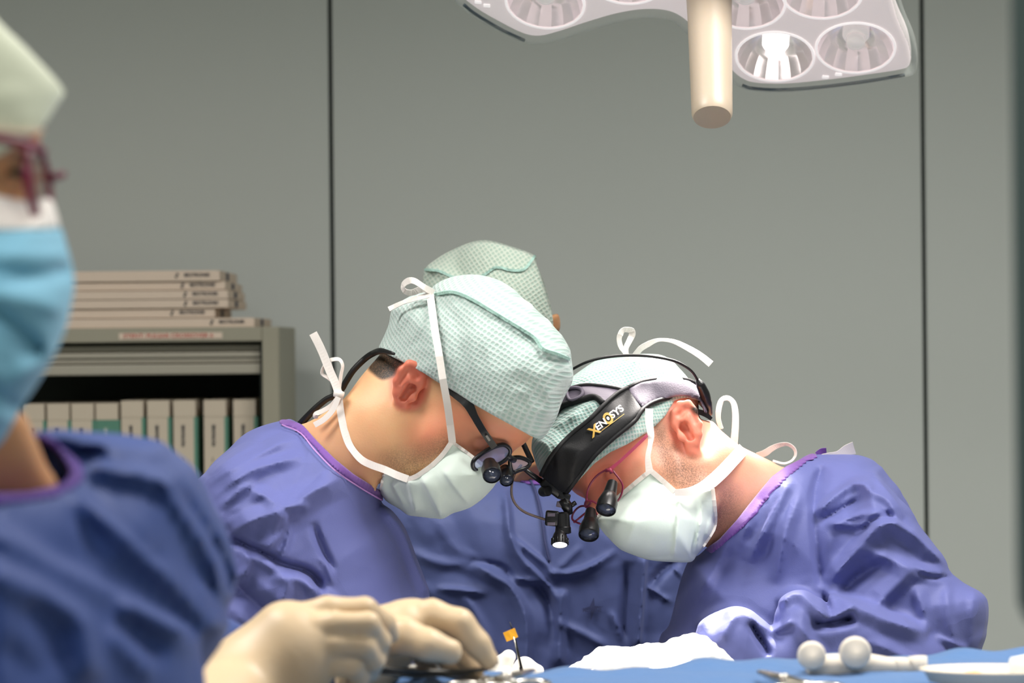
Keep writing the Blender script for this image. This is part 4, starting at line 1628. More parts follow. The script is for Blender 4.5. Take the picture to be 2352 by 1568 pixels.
# ------------------------------------------------------------------ surgeon bending in from the left
def surgeon_left():
    R = ortho((0.597, -0.32, -0.736), (0.43, 0.90, -0.044))
    o = P(956, 896, 2.535) + 0.070 * R[:, 1]
    g = sculpt_head(R, o, [(R @ np.array([-0.03, 0, -0.02]) + o, 0.052), (P(885, 980, 2.605), 0.054), (P(815, 1042, 2.62), 0.057), (P(735, 1110, 2.64), 0.068)],
                    lo=(-0.22, -0.14, -0.33), h=0.0018, scale=0.91, es=0.88, ear_dz=-0.004)
    g.cap(g.loc(P(830, 1000, 2.62)), g.loc(P(655, 1062, 2.64)), 0.05, 0.043, 0.03)
    g.clip([(600, 985), (690, 975), (744, 948), (792, 913), (830, 862), (850, 832), (872, 800), (897, 745), (915, 712), (985, 682), (1035, 655), (1078, 645), (1115, 650), (1155, 664), (1200, 695), (1240, 733), (1274, 776), (1292, 808), (1299, 852), (1294, 883), (1268, 940), (1248, 975), (1232, 1004), (1222, 1030), (1205, 1060), (1186, 1085), (1150, 1096), (1132, 1095), (1118, 1115), (1072, 1152), (1015, 1175), (946, 1170), (908, 1152), (886, 1130), (876, 1110), (866, 1116), (850, 1170), (800, 1260), (600, 1300)])
    ruddy = [([(905, 820), (990, 820), (985, 890), (960, 940), (905, 930)], 16, 0.75), ([(1010, 930), (1100, 930), (1240, 1000), (1200, 1080), (1100, 1080), (1030, 1030), (960, 1040), (940, 990)], 70, 0.45)]
    stub = [([(905, 1040), (960, 1030), (1030, 1000), (1060, 1060), (960, 1120), (880, 1110), (880, 1060)], 50, 0.55)]
    b = person(g, 'skin_tan', 'person in light green cap and blue gown bending in from the left, wearing black loupes', lower_body(-0.37, 2.68, 1.15, lean=(0.06, 0)), ruddy, stub, 2.68, [([(846, 842), (872, 806), (916, 818), (926, 832), (912, 848), (903, 864), (878, 872), (856, 858)], 8, 1.0)])
    sg = sagittal(R, o)
    # cap
    capfull = [(883, 774), (896, 735), (909, 705), (944, 683), (987, 670), (1000, 657), (1030, 642), (1074, 635), (1117, 639), (1160, 654), (1204, 685), (1247, 726), (1282, 770), (1301, 805), (1309, 852), (1304, 883),
               (1278, 943), (1260, 978), (1243, 1006), (1225, 1045), (1150, 1075), (1050, 1035), (950, 965), (880, 895), (866, 830)]
    seam = [(1000, 676), (1030, 670), (1056, 674), (1090, 690), (1117, 706), (1160, 732), (1200, 756), (1228, 775), (1247, 800), (1280, 812), (1307, 824)]

    def fm(m):
        m.fold(seam, 0.004, 26, 10, 0.05)
        m.fold([(1056, 676), (1117, 709), (1200, 760), (1250, 806)], -0.003, 4, 12, 0.1)
        m.fold([(985, 690), (940, 720), (900, 770)], 0.004, 14, 22)
        m.fold([(985, 700), (965, 750), (930, 800)], 0.0035, 12, 22)
        m.fold([(990, 690), (920, 705), (885, 745)], 0.003, 10, 16)
        m.fold([(1010, 720), (1040, 800), (1060, 880)], 0.002, 20, 30)
        m.noise(46, 0.0026, 3)
        m.noise(120, 0.004, 5, ridged=False)
    cap = Dome(capfull, sg, 0.103, 200, fm, step=3)
    G = Grid((850, 615, 1330, 1040), 2.42, 2.76, 0.0024)
    keep = [(840, 790), (868, 798), (883, 811), (918, 828), (944, 841), (974, 857), (1006, 878), (1030, 891), (1052, 904), (1091, 930), (1130, 952), (1178, 978), (1221, 1002), (1250, 1012), (1400, 1010), (1400, 500), (800, 500)]
    cp = shell('surgical_cap', G, np.maximum(smin(cap.val(G), g.sample(G) - 0.003, 0.006), cut(G, keep)), 'cap_green', b, weave=(R, o))
    # gathered seam along the crown
    tape('seam', seam, cap, 7, 'cap_seam', cp, twist=[0.3] * 2, thick=0.003)
    # mask
    maskfull = [(1010, 1000), (1080, 1010), (1150, 1080), (1143, 1100), (1130, 1122), (1105, 1146), (1078, 1166), (1040, 1178), (1017, 1191), (996, 1188), (944, 1183), (922, 1172), (887, 1148), (871, 1127), (866, 1090), (875, 1030), (940, 1000)]

    def fmm(m):
        m.fold([(935, 1100), (944, 1140), (955, 1182)], 0.006, 26, 5, 0.1)
        m.fold([(968, 1098), (990, 1140), (1013, 1190)], 0.007, 30, 5, 0.1)
        m.fold([(1017, 1078), (1045, 1120), (1078, 1160)], 0.006, 34, 6, 0.1)
        m.fold([(1060, 1050), (1100, 1085), (1128, 1115)], -0.002, 8, 10, 0.2)
        m.fold([(900, 1110), (915, 1140), (930, 1165)], 0.005, 14, 5, 0.1)
        m.noise(60, 0.0022, 8)
    mk = Dome(maskfull, sg, 0.074, 105, fmm, step=3)
    G2 = Grid((850, 980, 1170, 1210), 2.44, 2.72, 0.0022)
    mkeep = [(1039, 1013), (1074, 1039), (1110, 1066), (1150, 1092), (1190, 1110), (1160, 1230), (1020, 1230), (1000, 1192), (944, 1187), (922, 1176), (887, 1151), (870, 1127), (877, 1100), (884, 1080), (935, 1099), (978, 1078), (1013, 1047)]
    fm2 = np.maximum(smin(mk.val(G2), g.sample(G2) - 0.0028, 0.008), cut(G2, mkeep))
    ms = shell('face_mask', G2, fm2, 'mask_green', b, lam=0.25)
    tape('binding', [(884, 1082), (935, 1100), (978, 1079), (1013, 1048), (1037, 1015)], _Front(G2, fm2), 11, 'tie_white', ms, thick=0.0016)
    tape('binding', [(1038, 1014), (1074, 1040), (1110, 1067), (1148, 1093)], _Front(G2, fm2), 7, 'tie_white', ms, thick=0.0014)
    tape('binding', [(884, 1083), (878, 1104), (875, 1124)], _Front(G2, fm2), 6, 'tie_white', ms, thick=0.0014)
    # ties: up over the cap to a bow, round the neck to a second bow
    near = 2.505
    tape('upper_tie', [(1039, 1016), (1034, 975), (1027, 925), (1017, 870), (1009, 818), (1000, 765), (993, 715), (988, 676)], [2.512, 2.508, 2.498, 2.490, 2.492, 2.502, 2.528, 2.56], 17, 'tie_white', ms, twist=[0, 0.1, 0.2, 0, 0, -0.2])
    tape('upper_bow', [(996, 672), (975, 660), (951, 645), (935, 646), (925, 657), (930, 668), (946, 672), (970, 664), (992, 670)], [2.56, 2.55, 2.55, 2.555, 2.56, 2.56, 2.565, 2.565, 2.56], 15, 'tie_white', ms, twist=[0.2, 0.6, 0.2, 1.0, 0.7, 0.2, 0.5])
    tape('tie_end', [(990, 676), (960, 684), (930, 693), (905, 704), (893, 710)], [2.556, 2.55, 2.56, 2.57, 2.57], 13, 'tie_white', ms, twist=[0.4, 0.9, 0.5])
    tape('lower_tie', [(937, 1100), (910, 1090), (883, 1078), (855, 1068), (831, 1056), (812, 1036), (800, 1016), (790, 985), (783, 950), (779, 920), (777, 900)], [2.515, 2.52, 2.53, 2.535, 2.54, 2.545, 2.55, 2.555, 2.56, 2.565, 2.565], 17, 'tie_white', ms, twist=[0, 0.3, 0, 0.6, 0.2, 0, 0.3])
    tape('tie_end', [(779, 908), (770, 880), (756, 848), (742, 812), (730, 786), (719, 765)], 2.565, 19, 'tie_white', ms, twist=[0.5, 0.2, 0.0, 0.1])
    tape('lower_bow', [(778, 900), (783, 862), (787, 840), (780, 826), (766, 825), (757, 830), (762, 850), (775, 890)], 2.568, 9, 'tie_white', ms, twist=[0.5, 0.9, 0.4, 0.0, 0.3])
    tape('lower_bow', [(774, 888), (757, 870), (741, 860), (740, 850), (745, 840), (752, 830)], 2.57, 9, 'tie_white', ms, twist=[0.2, 0.7, 1.0, 0.5])
    tape('tie_end', [(778, 910), (762, 930), (742, 943), (726, 950), (724, 956), (730, 956)], 2.562, 11, 'tie_white', ms, twist=[0.2, 0.2, 0.7])
    tape('tie_end', [(777, 912), (765, 940), (745, 962), (722, 976)], 2.556, 13, 'tie_white', ms, twist=[0.2, 0.1])
    MB().lathe([(0.0, -0.005), (0.0055, -0.003), (0.006, 0.003), (0, 0.005)], frame(P(778, 905, 2.562), (0.2, 0, 1)), 12).build('knot', 'tie_white', ms, smooth=True)
    # gown
    full = [(660, 966), (640, 972), (600, 985), (560, 1002), (520, 1030), (490, 1050), (465, 1078), (440, 1110), (415, 1200), (410, 1400), (420, 1850), (1020, 1850), (1012, 1480), (995, 1400), (975, 1340), (955, 1280), (935, 1215), (908, 1172), (884, 1146), (900, 1080), (870, 1000), (800, 945), (700, 948)]

    def fg(m):
        m.fold([(476, 1113), (520, 1085), (574, 1055), (640, 1018), (690, 1004)], 0.0135, 22, 30)
        m.fold([(489, 1143), (545, 1100), (600, 1072), (697, 1045)], 0.0120, 20, 26)
        m.fold([(500, 1168), (545, 1130), (590, 1105)], 0.0090, 16, 20)
        m.fold([(480, 1090), (540, 1045), (600, 1015)], 0.0090, 14, 22)
        m.fold([(531, 1219), (590, 1190), (650, 1168), (715, 1130), (790, 1096)], 0.0195, 34, 46, 0.15)
        m.fold([(650, 1168), (632, 1215), (612, 1270)], 0.0135, 26, 40, 0.15)
        m.fold([(650, 1168), (610, 1140), (574, 1128)], 0.0120, 24, 26)
        m.fold([(650, 1168), (690, 1160), (705, 1172)], 0.0090, 16, 18)
        m.fold([(660, 1180), (690, 1130), (740, 1090)], -0.0060, 14, 18)
        m.fold([(625, 1260), (650, 1215), (662, 1180)], 0.0090, 12, 14)
        m.fold([(640, 1290), (660, 1245), (668, 1200)], 0.0075, 12, 14)
        m.fold([(531, 1232), (560, 1250), (604, 1270), (650, 1296), (697, 1309), (723, 1326), (742, 1366)], -0.0240, 16, 22, 0.12)
        m.fold([(560, 1240), (610, 1285), (700, 1325), (735, 1380)], 0.0135, 20, 26, 0.2)
        m.fold([(548, 1245), (570, 1290), (550, 1345)], 0.0105, 14, 20)
        m.fold([(718, 1198), (740, 1258), (768, 1312)], -0.0105, 14, 18)
        m.fold([(735, 1280), (752, 1300), (765, 1345)], 0.0075, 10, 12)
        m.fold([(876, 1160), (923, 1215), (958, 1300), (990, 1377)], 0.0105, 16, 24, 0.1)
        m.fold([(700, 1350), (745, 1360), (780, 1400)], 0.0105, 22, 30)
        m.fold([(620, 1320), (660, 1340), (640, 1400)], 0.0090, 20, 20)
        m.fold([(718, 1024), (695, 1080), (676, 1130)], 0.0023, 5, 5)
        m.fold([(536, 1335), (590, 1385), (650, 1430)], -0.022, 40, 50, 0.2)
        m.fold([(640, 1325), (700, 1340), (742, 1372)], 0.008, 14, 40, 0.2)
        w = np.clip((800 - m.X) / 120, 0.12, 1) * np.clip((m.Y - 1060) / 80, 0.35, 1)
        m.facets(62, 0.0055, 11, ax=1.5, rot=-0.55, mask=w)
        m.facets(27, 0.0014, 14, ax=1.4, rot=-0.5, mask=w)
        m.noise(150, 0.008, 12, ridged=False)
    gd = Dome(full, lambda x, y: 2.635 + (x - 700) * 0.00006, 0.165, 270, fg, step=3)
    slv = Dome([(470, 1090), (540, 1050), (610, 1080), (670, 1180), (705, 1290), (740, 1360), (745, 1430), (690, 1500), (560, 1560), (420, 1500), (390, 1300), (410, 1160)], 2.545, 0.075, 100, None)
    G3 = Grid((400, 930, 1040, 1700), 2.40, 2.84, 0.0024)
    f = smin(gd.val(G3), slv.val(G3) - gd.fm.at(G3.px, G3.py), 0.04)
    opening = [(640, 958), (668, 962), (696, 976), (727, 1011), (770, 1054), (813, 1089), (857, 1116), (880, 1130), (930, 1170), (1000, 1130), (960, 850), (700, 850), (620, 900)]
    op = cut(G3, opening)
    gw = shell('gown', G3, np.maximum(f, -op), GOWN, b, lam=0.25)
    G4 = Grid((620, 940, 910, 1180), 2.40, 2.84, 0.0026)
    f4 = gd.val(G4, 0.0022)
    band = [(642, 962), (668, 964), (696, 976), (727, 1011), (770, 1054), (813, 1089), (857, 1116), (878, 1129), (884, 1152), (862, 1144), (835, 1128), (792, 1098), (748, 1058), (706, 1010), (672, 984), (640, 974)]
    cl = shell('collar', G4, np.maximum(f4, cut(G4, band)), 'collar_purple', gw, lam=0.35)
    tape('stitching', [(648, 975), (690, 994), (724, 1034), (770, 1080), (825, 1118), (876, 1148)], _off(gd, 0.0030), 3, 'collar_stitch', cl)
    v, q = skirt(-0.33, 2.66, 1.16, 0.17, 0.155, top=(0.07, -0.02))
    put('gown_skirt', mesh_np('gown_skirt', v, q), GOWN, gw)
    # fingertips of the left surgeon's glove over the wound
    D = 2.36
    G5 = Grid((1090, 1470, 1270, 1640), 2.30, 2.44, 0.0016)
    f5 = G5.capsule(P(1120, 1600, D + 0.02), P(1150, 1532, D), 0.011, 0.0105)
    f5 = smin(f5, G5.capsule(P(1150, 1532, D), P(1168, 1508, D - 0.005), 0.0105, 0.0072), 0.004)
    f5 = smin(f5, G5.capsule(P(1140, 1610, D + 0.03), P(1205, 1532, D + 0.03), 0.010, 0.0095), 0.006)
    f5 = smin(f5, G5.capsule(P(1205, 1532, D + 0.03), P(1236, 1540, D + 0.02), 0.0095, 0.006), 0.005)
    f5 = smin(f5, G5.capsule(P(1130, 1570, D - 0.02), P(1162, 1546, D - 0.03), 0.009, 0.0075), 0.004)
    shell('glove', G5, f5, 'glove_lit', b)
    return R, o, b


class _off:
    def __init__(self, d, off):
        self.d, self.o = d, off

    def front(self, px, py, off=0.0):
        return self.d.front(px, py, off + self.o)


LM = surgeon_left()


def loupes_left():
    R, o, b = LM
    t = empty('loupe_glasses', R @ np.array([0.11, 0, 0.0]) + o, 'black magnifying loupe glasses on the left surgeon, pushed low on the nose', 'loupe glasses')
    m = MB()
    A = [(1026, 892), (1050, 906), (1074, 926), (1090, 956), (1110, 990), (1135, 1026)]
    tape('', A, [2.512, 2.506, 2.503, 2.502, 2.504, 2.512], [14, 22, 24, 17, 16, 16], None, None, thick=0.004, bld=m)
    autosmooth(m.build('temple_arm', 'black_plastic', t), 30)
    m = MB()
    tape('', [(1117, 1000), (1125, 1012)], 2.5005, 5, None, None, thick=0.001, bld=m)
    m.build('hinge_plate', 'steel', t)
    far = [R @ np.array(p) + o for p in ((0.105, 0.060, 0.004), (0.05, 0.078, 0.01), (0.0, 0.082, 0.012))]
    MB().tube([Vector(p) for p in far], 0.003, 8).build('temple_arm', 'black_plastic', t, smooth=True)
    near = [(1086, 1070), (1090, 1055), (1112, 1038), (1135, 1026), (1157, 1021), (1171, 1032), (1167, 1049), (1148, 1064), (1115, 1078), (1095, 1080)]
    farl = [(1172, 1056), (1193, 1050), (1216, 1060), (1211, 1072), (1193, 1079), (1176, 1083)]
    for pts, D0, c in ((near, 2.528, (1128, 1052)), (farl, 2.585, (1193, 1066))):
        q = spline(pts, True, 4)
        pp = [V(x, y, D0 + (x - c[0]) * S(2.5) * 0.8 - (c[1] - y) * S(2.5) * 0.5) for x, y in q]
        rim = MB().tube(pp, 0.0024, 8, closed=True).build('lens_rim', 'black_plastic', t, smooth=True)
        cc = sum(pp, Vector()) / len(pp)
        v = [tuple(cc + Vector((0, -0.0022, 0)))] + [tuple(p) for p in pp]
        n = len(pp)
        mm = MB()
        mm.add(v, [(0, 1 + (k + 1) % n, 1 + k) for k in range(n)])
        v2 = [tuple(Vector(p) + Vector((0, 0.0016, 0))) for p in v]
        mm.add(v2, [(0, 1 + k, 1 + (k + 1) % n) for k in range(n)])
        mm.build('lens', 'lens_coated', rim, smooth=True)
    MB().tube([V(1165, 1045, 2.54), V(1172, 1052, 2.552), V(1180, 1056, 2.568)], 0.0035, 8).build('bridge', 'black_plastic', t, smooth=True)
    # short magnifier barrels
    for (a, b_, r, d) in (((1124, 1064), (1131, 1092), 0.0100, 2.512), ((1160, 1076), (1164, 1104), 0.0076, 2.552)):
        A_, B_ = P(a[0], a[1], d), P(b_[0], b_[1], d - 0.022)
        M = frame(A_, B_ - A_)
        L = float(np.linalg.norm(B_ - A_))
        bar = autosmooth(MB().lathe([(0.0, 0), (r * 0.72, 0), (r * 0.76, L * 0.35), (r, L * 0.45), (r, L * 0.96), (r * 0.92, L), (r * 0.88, L * 0.92), (0, L * 0.9)], M, 24).build('magnifier', 'black_plastic', t), 35)
        MB().lathe([(0.0, L * 0.915), (r * 0.85, L * 0.91), (r * 0.86, L * 0.94), (0.0, L * 0.965)], M, 24).build('objective_lens', 'optic_glass', bar, smooth=True)
    # retaining cord down the back of the neck
    cord('retaining_cord', [(905, 812), (876, 806), (858, 811), (838, 824), (812, 850), (795, 876), (785, 893), (768, 908), (748, 918), (722, 940), (697, 966), (680, 985)],
         [2.53, 2.56, 2.60, 2.61, 2.612, 2.615, 2.618, 2.62, 2.625, 2.63, 2.64, 2.65], [0.0016, 0.0034, 0.0036, 0.0034, 0.0034, 0.0034, 0.0034, 0.0034, 0.0034, 0.0036, 0.004, 0.004], 'cable_black', t)


loupes_left()


# ------------------------------------------------------------------ surgeon bending in from the right
def surgeon_right():
    R = ortho((-0.766, -0.487, -0.418), (0.344, -0.805, 0.483))
    o = P(1566, 990, 2.655) - 0.072 * R[:, 1]
    g = sculpt_head(R, o, [(R @ np.array([-0.03, 0, -0.02]) + o, 0.054), (P(1610, 1088, 2.72), 0.056), (P(1700, 1150, 2.74), 0.060), (P(1840, 1205, 2.78), 0.085)],
                    lo=(-0.27, -0.16, -0.30), hi=(0.14, 0.13, 0.16), h=0.0018, scale=0.95, ear_out=0.0, es=0.86, ear_dx=0.002)
    g.clip([(1318, 880), (1345, 858), (1380, 838), (1420, 829), (1461, 827), (1510, 830), (1545, 850), (1575, 890), (1602, 918), (1608, 960), (1637, 968), (1657, 989), (1698, 1022), (1735, 1041), (1772, 1059), (1806, 1074), (1900, 1080), (1990, 1200), (1900, 1400), (1640, 1400),
            (1625, 1262), (1590, 1278), (1500, 1275), (1420, 1248), (1392, 1216), (1376, 1192), (1345, 1176), (1318, 1150), (1300, 1132), (1250, 1085), (1242, 1045), (1238, 1014), (1249, 995), (1275, 962), (1295, 915)])
    ruddy = [([(1525, 930), (1575, 915), (1612, 960), (1612, 1040), (1560, 1040), (1530, 980)], 16, 0.5), ([(1290, 1130), (1360, 1060), (1440, 1000), (1480, 1000), (1440, 1110), (1370, 1180)], 50, 0.55)]
    stub = [([(1500, 1000), (1525, 985), (1560, 1040), (1620, 1075), (1640, 1120), (1600, 1130), (1555, 1128), (1515, 1085)], 40, 0.75), ([(1640, 1130), (1690, 1120), (1690, 1180), (1640, 1240), (1620, 1200)], 40, 0.5)]
    b = person(g, 'skin_pink', 'person with black padded headband and grey stubble bending in from the right', lower_body(0.42, 2.80, 1.15, lean=(-0.06, 0)), ruddy, stub, 2.76, [([(1586, 938), (1612, 928), (1636, 946), (1644, 966), (1622, 966), (1606, 958)], 8, 1.0), ([(1500, 985), (1520, 960), (1545, 935), (1535, 985), (1515, 1010)], 16, 0.35)])
    sg = sagittal(R, o)
    capfull = [(1300, 884), (1335, 851), (1372, 829), (1417, 820), (1461, 818), (1513, 820), (1539, 834), (1556, 852), (1582, 880), (1608, 918), (1618, 945), (1600, 1020), (1500, 1090), (1390, 1120), (1310, 1145), (1255, 1105), (1234, 1060), (1228, 1014), (1239, 992), (1262, 960), (1282, 912)]

    def fm(m):
        m.fold([(1300, 960), (1350, 930), (1390, 925)], 0.006, 16, 22)
        m.fold([(1270, 980), (1310, 960), (1340, 945)], 0.005, 10, 18)
        m.fold([(1330, 870), (1380, 850), (1420, 848)], 0.004, 14, 16)
        m.fold([(1440, 880), (1470, 850), (1520, 830)], 0.005, 14, 18)
        m.fold([(1480, 870), (1520, 852), (1550, 860)], 0.004, 10, 14)
        m.fold([(1240, 1010), (1260, 1030), (1262, 1070)], 0.003, 8, 10)
        m.noise(42, 0.0034, 21)
        m.noise(110, 0.004, 22, ridged=False)
    cap = Dome(capfull, sg, 0.104, 190, fm, step=3)
    G = Grid((1215, 800, 1640, 1150), 2.54, 2.90, 0.0025)
    keep = [(1660, 936), (1617, 933), (1604, 920), (1575, 913), (1550, 919), (1528, 955), (1506, 977), (1487, 992), (1439, 1021), (1402, 1038), (1365, 1064), (1330, 1102), (1300, 1140), (1230, 1140), (1150, 1050), (1150, 700), (1700, 700), (1700, 936)]
    base = smin(cap.val(G), g.sample(G) - 0.003, 0.006)
    cp = shell('surgical_cap', G, np.maximum(base, cut(G, keep)), 'cap_green_right', b, weave=(R, o))
    tape('elastic_edge', [(1550, 922), (1570, 915), (1590, 917), (1606, 924), (1617, 934)], _off(cap, 0.001), 9, 'tie_white', cp, thick=0.002)
    tape('upper_bow', [(1441, 830), (1437, 812), (1426, 796), (1422, 778), (1427, 764), (1437, 757), (1450, 759), (1452, 768), (1446, 782), (1438, 800), (1440, 822)], [2.70, 2.70, 2.70, 2.70, 2.71, 2.72, 2.72, 2.71, 2.705], [12, 11, 13, 17, 15, 15, 13, 10], 'tie_white', cp, twist=[0.5, 0.2, 0.6, 1.1, 0.3, 0.5, 0.3])
    tape('tie_end', [(1459, 815), (1472, 800), (1487, 791), (1503, 783), (1521, 780), (1550, 785), (1587, 803), (1612, 819), (1633, 836)], [2.70, 2.69, 2.68, 2.68, 2.68], [13, 14, 14, 10, 11, 14, 15, 16], 'tie_white', cp, twist=[0.3, 0.5, 0.9, 0.4, 0.1])
    # mask
    maskfull = [(1480, 1070), (1439, 1120), (1371, 1188), (1387, 1217), (1417, 1254), (1446, 1269), (1498, 1285), (1580, 1289), (1598, 1278), (1617, 1254), (1644, 1217), (1648, 1184), (1640, 1119), (1630, 1060), (1570, 1010), (1510, 1020)]

    def fmm(m):
        m.fold([(1560, 1130), (1556, 1190), (1545, 1286)], 0.008, 30, 6, 0.12)
        m.fold([(1606, 1128), (1610, 1180), (1596, 1270)], 0.008, 26, 6, 0.12)
        m.fold([(1625, 1125), (1636, 1170), (1620, 1240)], 0.006, 14, 6, 0.12)
        m.fold([(1480, 1120), (1430, 1180), (1405, 1222)], 0.003, 22, 14, 0.2)
        m.fold([(1500, 1140), (1460, 1200), (1440, 1262)], 0.002, 30, 14, 0.2)
        m.noise(70, 0.0024, 28)
    mk = Dome(maskfull, lambda x, y: sg(x, y) - 0.004, 0.086, 120, fmm, step=3)
    G2 = Grid((1350, 1000, 1670, 1310), 2.52, 2.82, 0.0023)
    mkeep = [(1493, 1079), (1513, 1096), (1550, 1128), (1606, 1126), (1640, 1119), (1648, 1184), (1644, 1217), (1618, 1254), (1599, 1278), (1590, 1320), (1360, 1320), (1350, 1200), (1371, 1187), (1439, 1124)]
    fm2 = np.maximum(smin(mk.val(G2), g.sample(G2) - 0.0028, 0.008), cut(G2, mkeep))
    ms = shell('face_mask', G2, fm2, 'mask_green', b, lam=0.25)
    tape('binding', [(1494, 1080), (1513, 1096), (1531, 1112), (1550, 1129)], _Front(G2, fm2), 12, 'tie_white', ms, thick=0.0015)
    tape('binding', [(1492, 1082), (1466, 1103), (1439, 1126), (1405, 1156), (1374, 1188)], _Front(G2, fm2), 10, 'tie_white', ms, thick=0.0015)
    tape('binding', [(1637, 1122), (1643, 1184), (1638, 1216), (1614, 1254)], _Front(G2, fm2), 9, 'tie_white', ms, thick=0.0015)
    tape('upper_tie', [(1491, 938), (1491, 970), (1495, 1000), (1493, 1022), (1488, 1050), (1492, 1084)], [2.615, 2.612, 2.612, 2.61, 2.608], [18, 18, 16, 11, 12, 18], 'tie_white', ms, twist=[0, 0.2, 0.5, 0.3, 0])
    tape('lower_tie', [(1550, 1131), (1580, 1129), (1606, 1122), (1631, 1108), (1660, 1082), (1686, 1054), (1708, 1030)], [2.60, 2.60, 2.605, 2.615, 2.635, 2.655, 2.68], [14, 18, 24, 30, 30, 29, 28], 'tie_white', ms, twist=[0, 0.1, 0.1, 0])
    tape('lower_bow', [(1686, 1018), (1689, 980), (1689, 947), (1684, 924), (1672, 914), (1658, 918), (1651, 938), (1650, 962), (1657, 985)], [2.72, 2.72, 2.72, 2.72, 2.72], [17, 16, 15, 13, 15, 15, 12, 10], 'tie_white', ms, twist=[0.1, 0.2, 0.5, 0.9, 0.5, 0.3])
    tape('lower_bow', [(1738, 1046), (1757, 1040), (1772, 1030), (1790, 1022), (1809, 1020), (1824, 1030), (1827, 1045), (1818, 1058), (1800, 1064), (1775, 1058)], 2.77, [14, 16, 13, 10, 9, 8, 7, 6, 6], 'tie_white', ms, twist=[0.3, 0.2, 0.7, 0.9, 0.6])
    # gown
    full = [(1878, 1051), (1904, 1050), (1964, 1048), (2005, 1062), (2031, 1089), (2061, 1126), (2084, 1168), (2110, 1212), (2133, 1257), (2150, 1300), (2170, 1420), (2180, 1850), (1500, 1850), (1505, 1500), (1528, 1430), (1560, 1345), (1588, 1295), (1622, 1268), (1615, 1190), (1690, 1090), (1770, 1045), (1830, 1050)]

    def fg(m):
        m.fold([(1826, 1092), (1795, 1140), (1765, 1195), (1738, 1250), (1722, 1292)], 0.0150, 26, 34, 0.15)
        m.fold([(1850, 1085), (1830, 1150), (1802, 1230), (1782, 1340)], 0.0112, 26, 28)
        m.fold([(1800, 1120), (1760, 1190), (1715, 1250)], -0.0075, 16, 20)
        m.fold([(1748, 1150), (1715, 1210), (1688, 1275)], 0.0088, 22, 28)
        m.fold([(1690, 1210), (1650, 1290), (1600, 1380)], 0.0075, 22, 34)
        m.fold([(1888, 1068), (1872, 1130), (1872, 1200), (1878, 1280), (1888, 1352)], -0.0130, 34, 18, 0.12)
        m.fold([(1868, 1182), (1905, 1149), (1960, 1110), (2008, 1120)], 0.0125, 14, 20, 0.15)
        m.fold([(1880, 1200), (1930, 1170), (1985, 1140)], -0.0088, 12, 14)
        m.fold([(1900, 1210), (1950, 1190), (2010, 1175)], 0.0088, 12, 16)
        m.fold([(1900, 1195), (1940, 1205), (1990, 1200), (2030, 1190)], 0.0075, 10, 14)
        m.fold([(1960, 1240), (1995, 1190), (2020, 1180), (2050, 1205)], 0.0075, 12, 14)
        m.fold([(1985, 1120), (2040, 1150), (2060, 1200), (2045, 1215)], 0.0100, 16, 18)
        m.fold([(2000, 1080), (2040, 1130), (2080, 1185)], 0.0075, 14, 20)
        m.fold([(1900, 1344), (1930, 1305), (1962, 1268), (2010, 1215), (2040, 1202), (2070, 1206), (2120, 1245), (2180, 1304)], 0.0213, 26, 36, 0.1)
        m.fold([(1960, 1235), (2005, 1196), (2050, 1186), (2100, 1216)], -0.0125, 14, 14, 0.2)
        m.fold([(1978, 1275), (1995, 1264), (2040, 1284), (2098, 1306), (2185, 1318)], 0.0125, 22, 30)
        m.fold([(2098, 1306), (2055, 1350), (2005, 1398)], 0.0163, 26, 40)
        m.fold([(2098, 1308), (2140, 1326), (2190, 1322)], -0.0063, 8, 10)
        m.fold([(1905, 1395), (1950, 1345), (2010, 1300), (2060, 1290)], -0.0088, 20, 24)
        m.fold([(1880, 1360), (1920, 1366), (1956, 1386), (2042, 1424), (2134, 1454)], 0.0200, 26, 34, 0.15)
        m.fold([(2134, 1454), (2120, 1400), (2100, 1345)], 0.0088, 20, 26)
        m.fold([(1788, 1388), (1815, 1366), (1845, 1366), (1875, 1395), (1906, 1424)], 0.0175, 20, 26, 0.12)
        m.fold([(1862, 1430), (1905, 1432), (1965, 1418)], -0.0200, 18, 22, 0.15)
        m.fold([(1906, 1424), (1935, 1405), (1965, 1386)], 0.0088, 14, 16)
        m.fold([(1885, 1350), (1900, 1385), (1908, 1420)], -0.0125, 12, 14)
        m.fold([(2236, 1352), (2233, 1420), (2230, 1500)], 0.005, 60, 16, 0.08)
        m.fold([(1600, 1440), (1640, 1408), (1690, 1400), (1742, 1432), (1778, 1452)], 0.0100, 18, 26, 0.1)
        m.fold([(1722, 1426), (1736, 1450), (1768, 1506)], -0.0187, 14, 16, 0.12)
        m.fold([(1825, 1422), (1795, 1440), (1770, 1456)], 0.0112, 14, 16)
        m.fold([(1826, 1424), (1860, 1470), (1900, 1510)], 0.0100, 18, 22)
        m.fold([(1690, 1405), (1670, 1440), (1655, 1470)], 0.0100, 22, 20)
        m.fold([(1990, 1470), (2060, 1500), (2130, 1540)], 0.0088, 22, 26)
        m.fold([(2150, 1460), (2190, 1478), (2228, 1492)], 0.0063, 12, 14)
        m.fold([(2172, 1330), (2180, 1420), (2200, 1500)], 0.0050, 18, 18)
        w = 0.45 + 0.55 * np.clip((m.X - 1840) / 80, 0, 1)
        m.facets(72, 0.0050, 31, ax=1.7, rot=-0.7, mask=w)
        m.facets(30, 0.0013, 34, ax=1.5, rot=-0.6, mask=w)
        m.noise(160, 0.008, 32, ridged=False)
    gd = Dome(full, lambda x, y: 2.765 + (x - 1800) * 0.00005, 0.165, 260, None, step=3)
    fmap = Dome([(1480, 1000), (2330, 1000), (2330, 1900), (1480, 1900)], 2.7, 0.1, 100, fg, step=3, smooth=False)
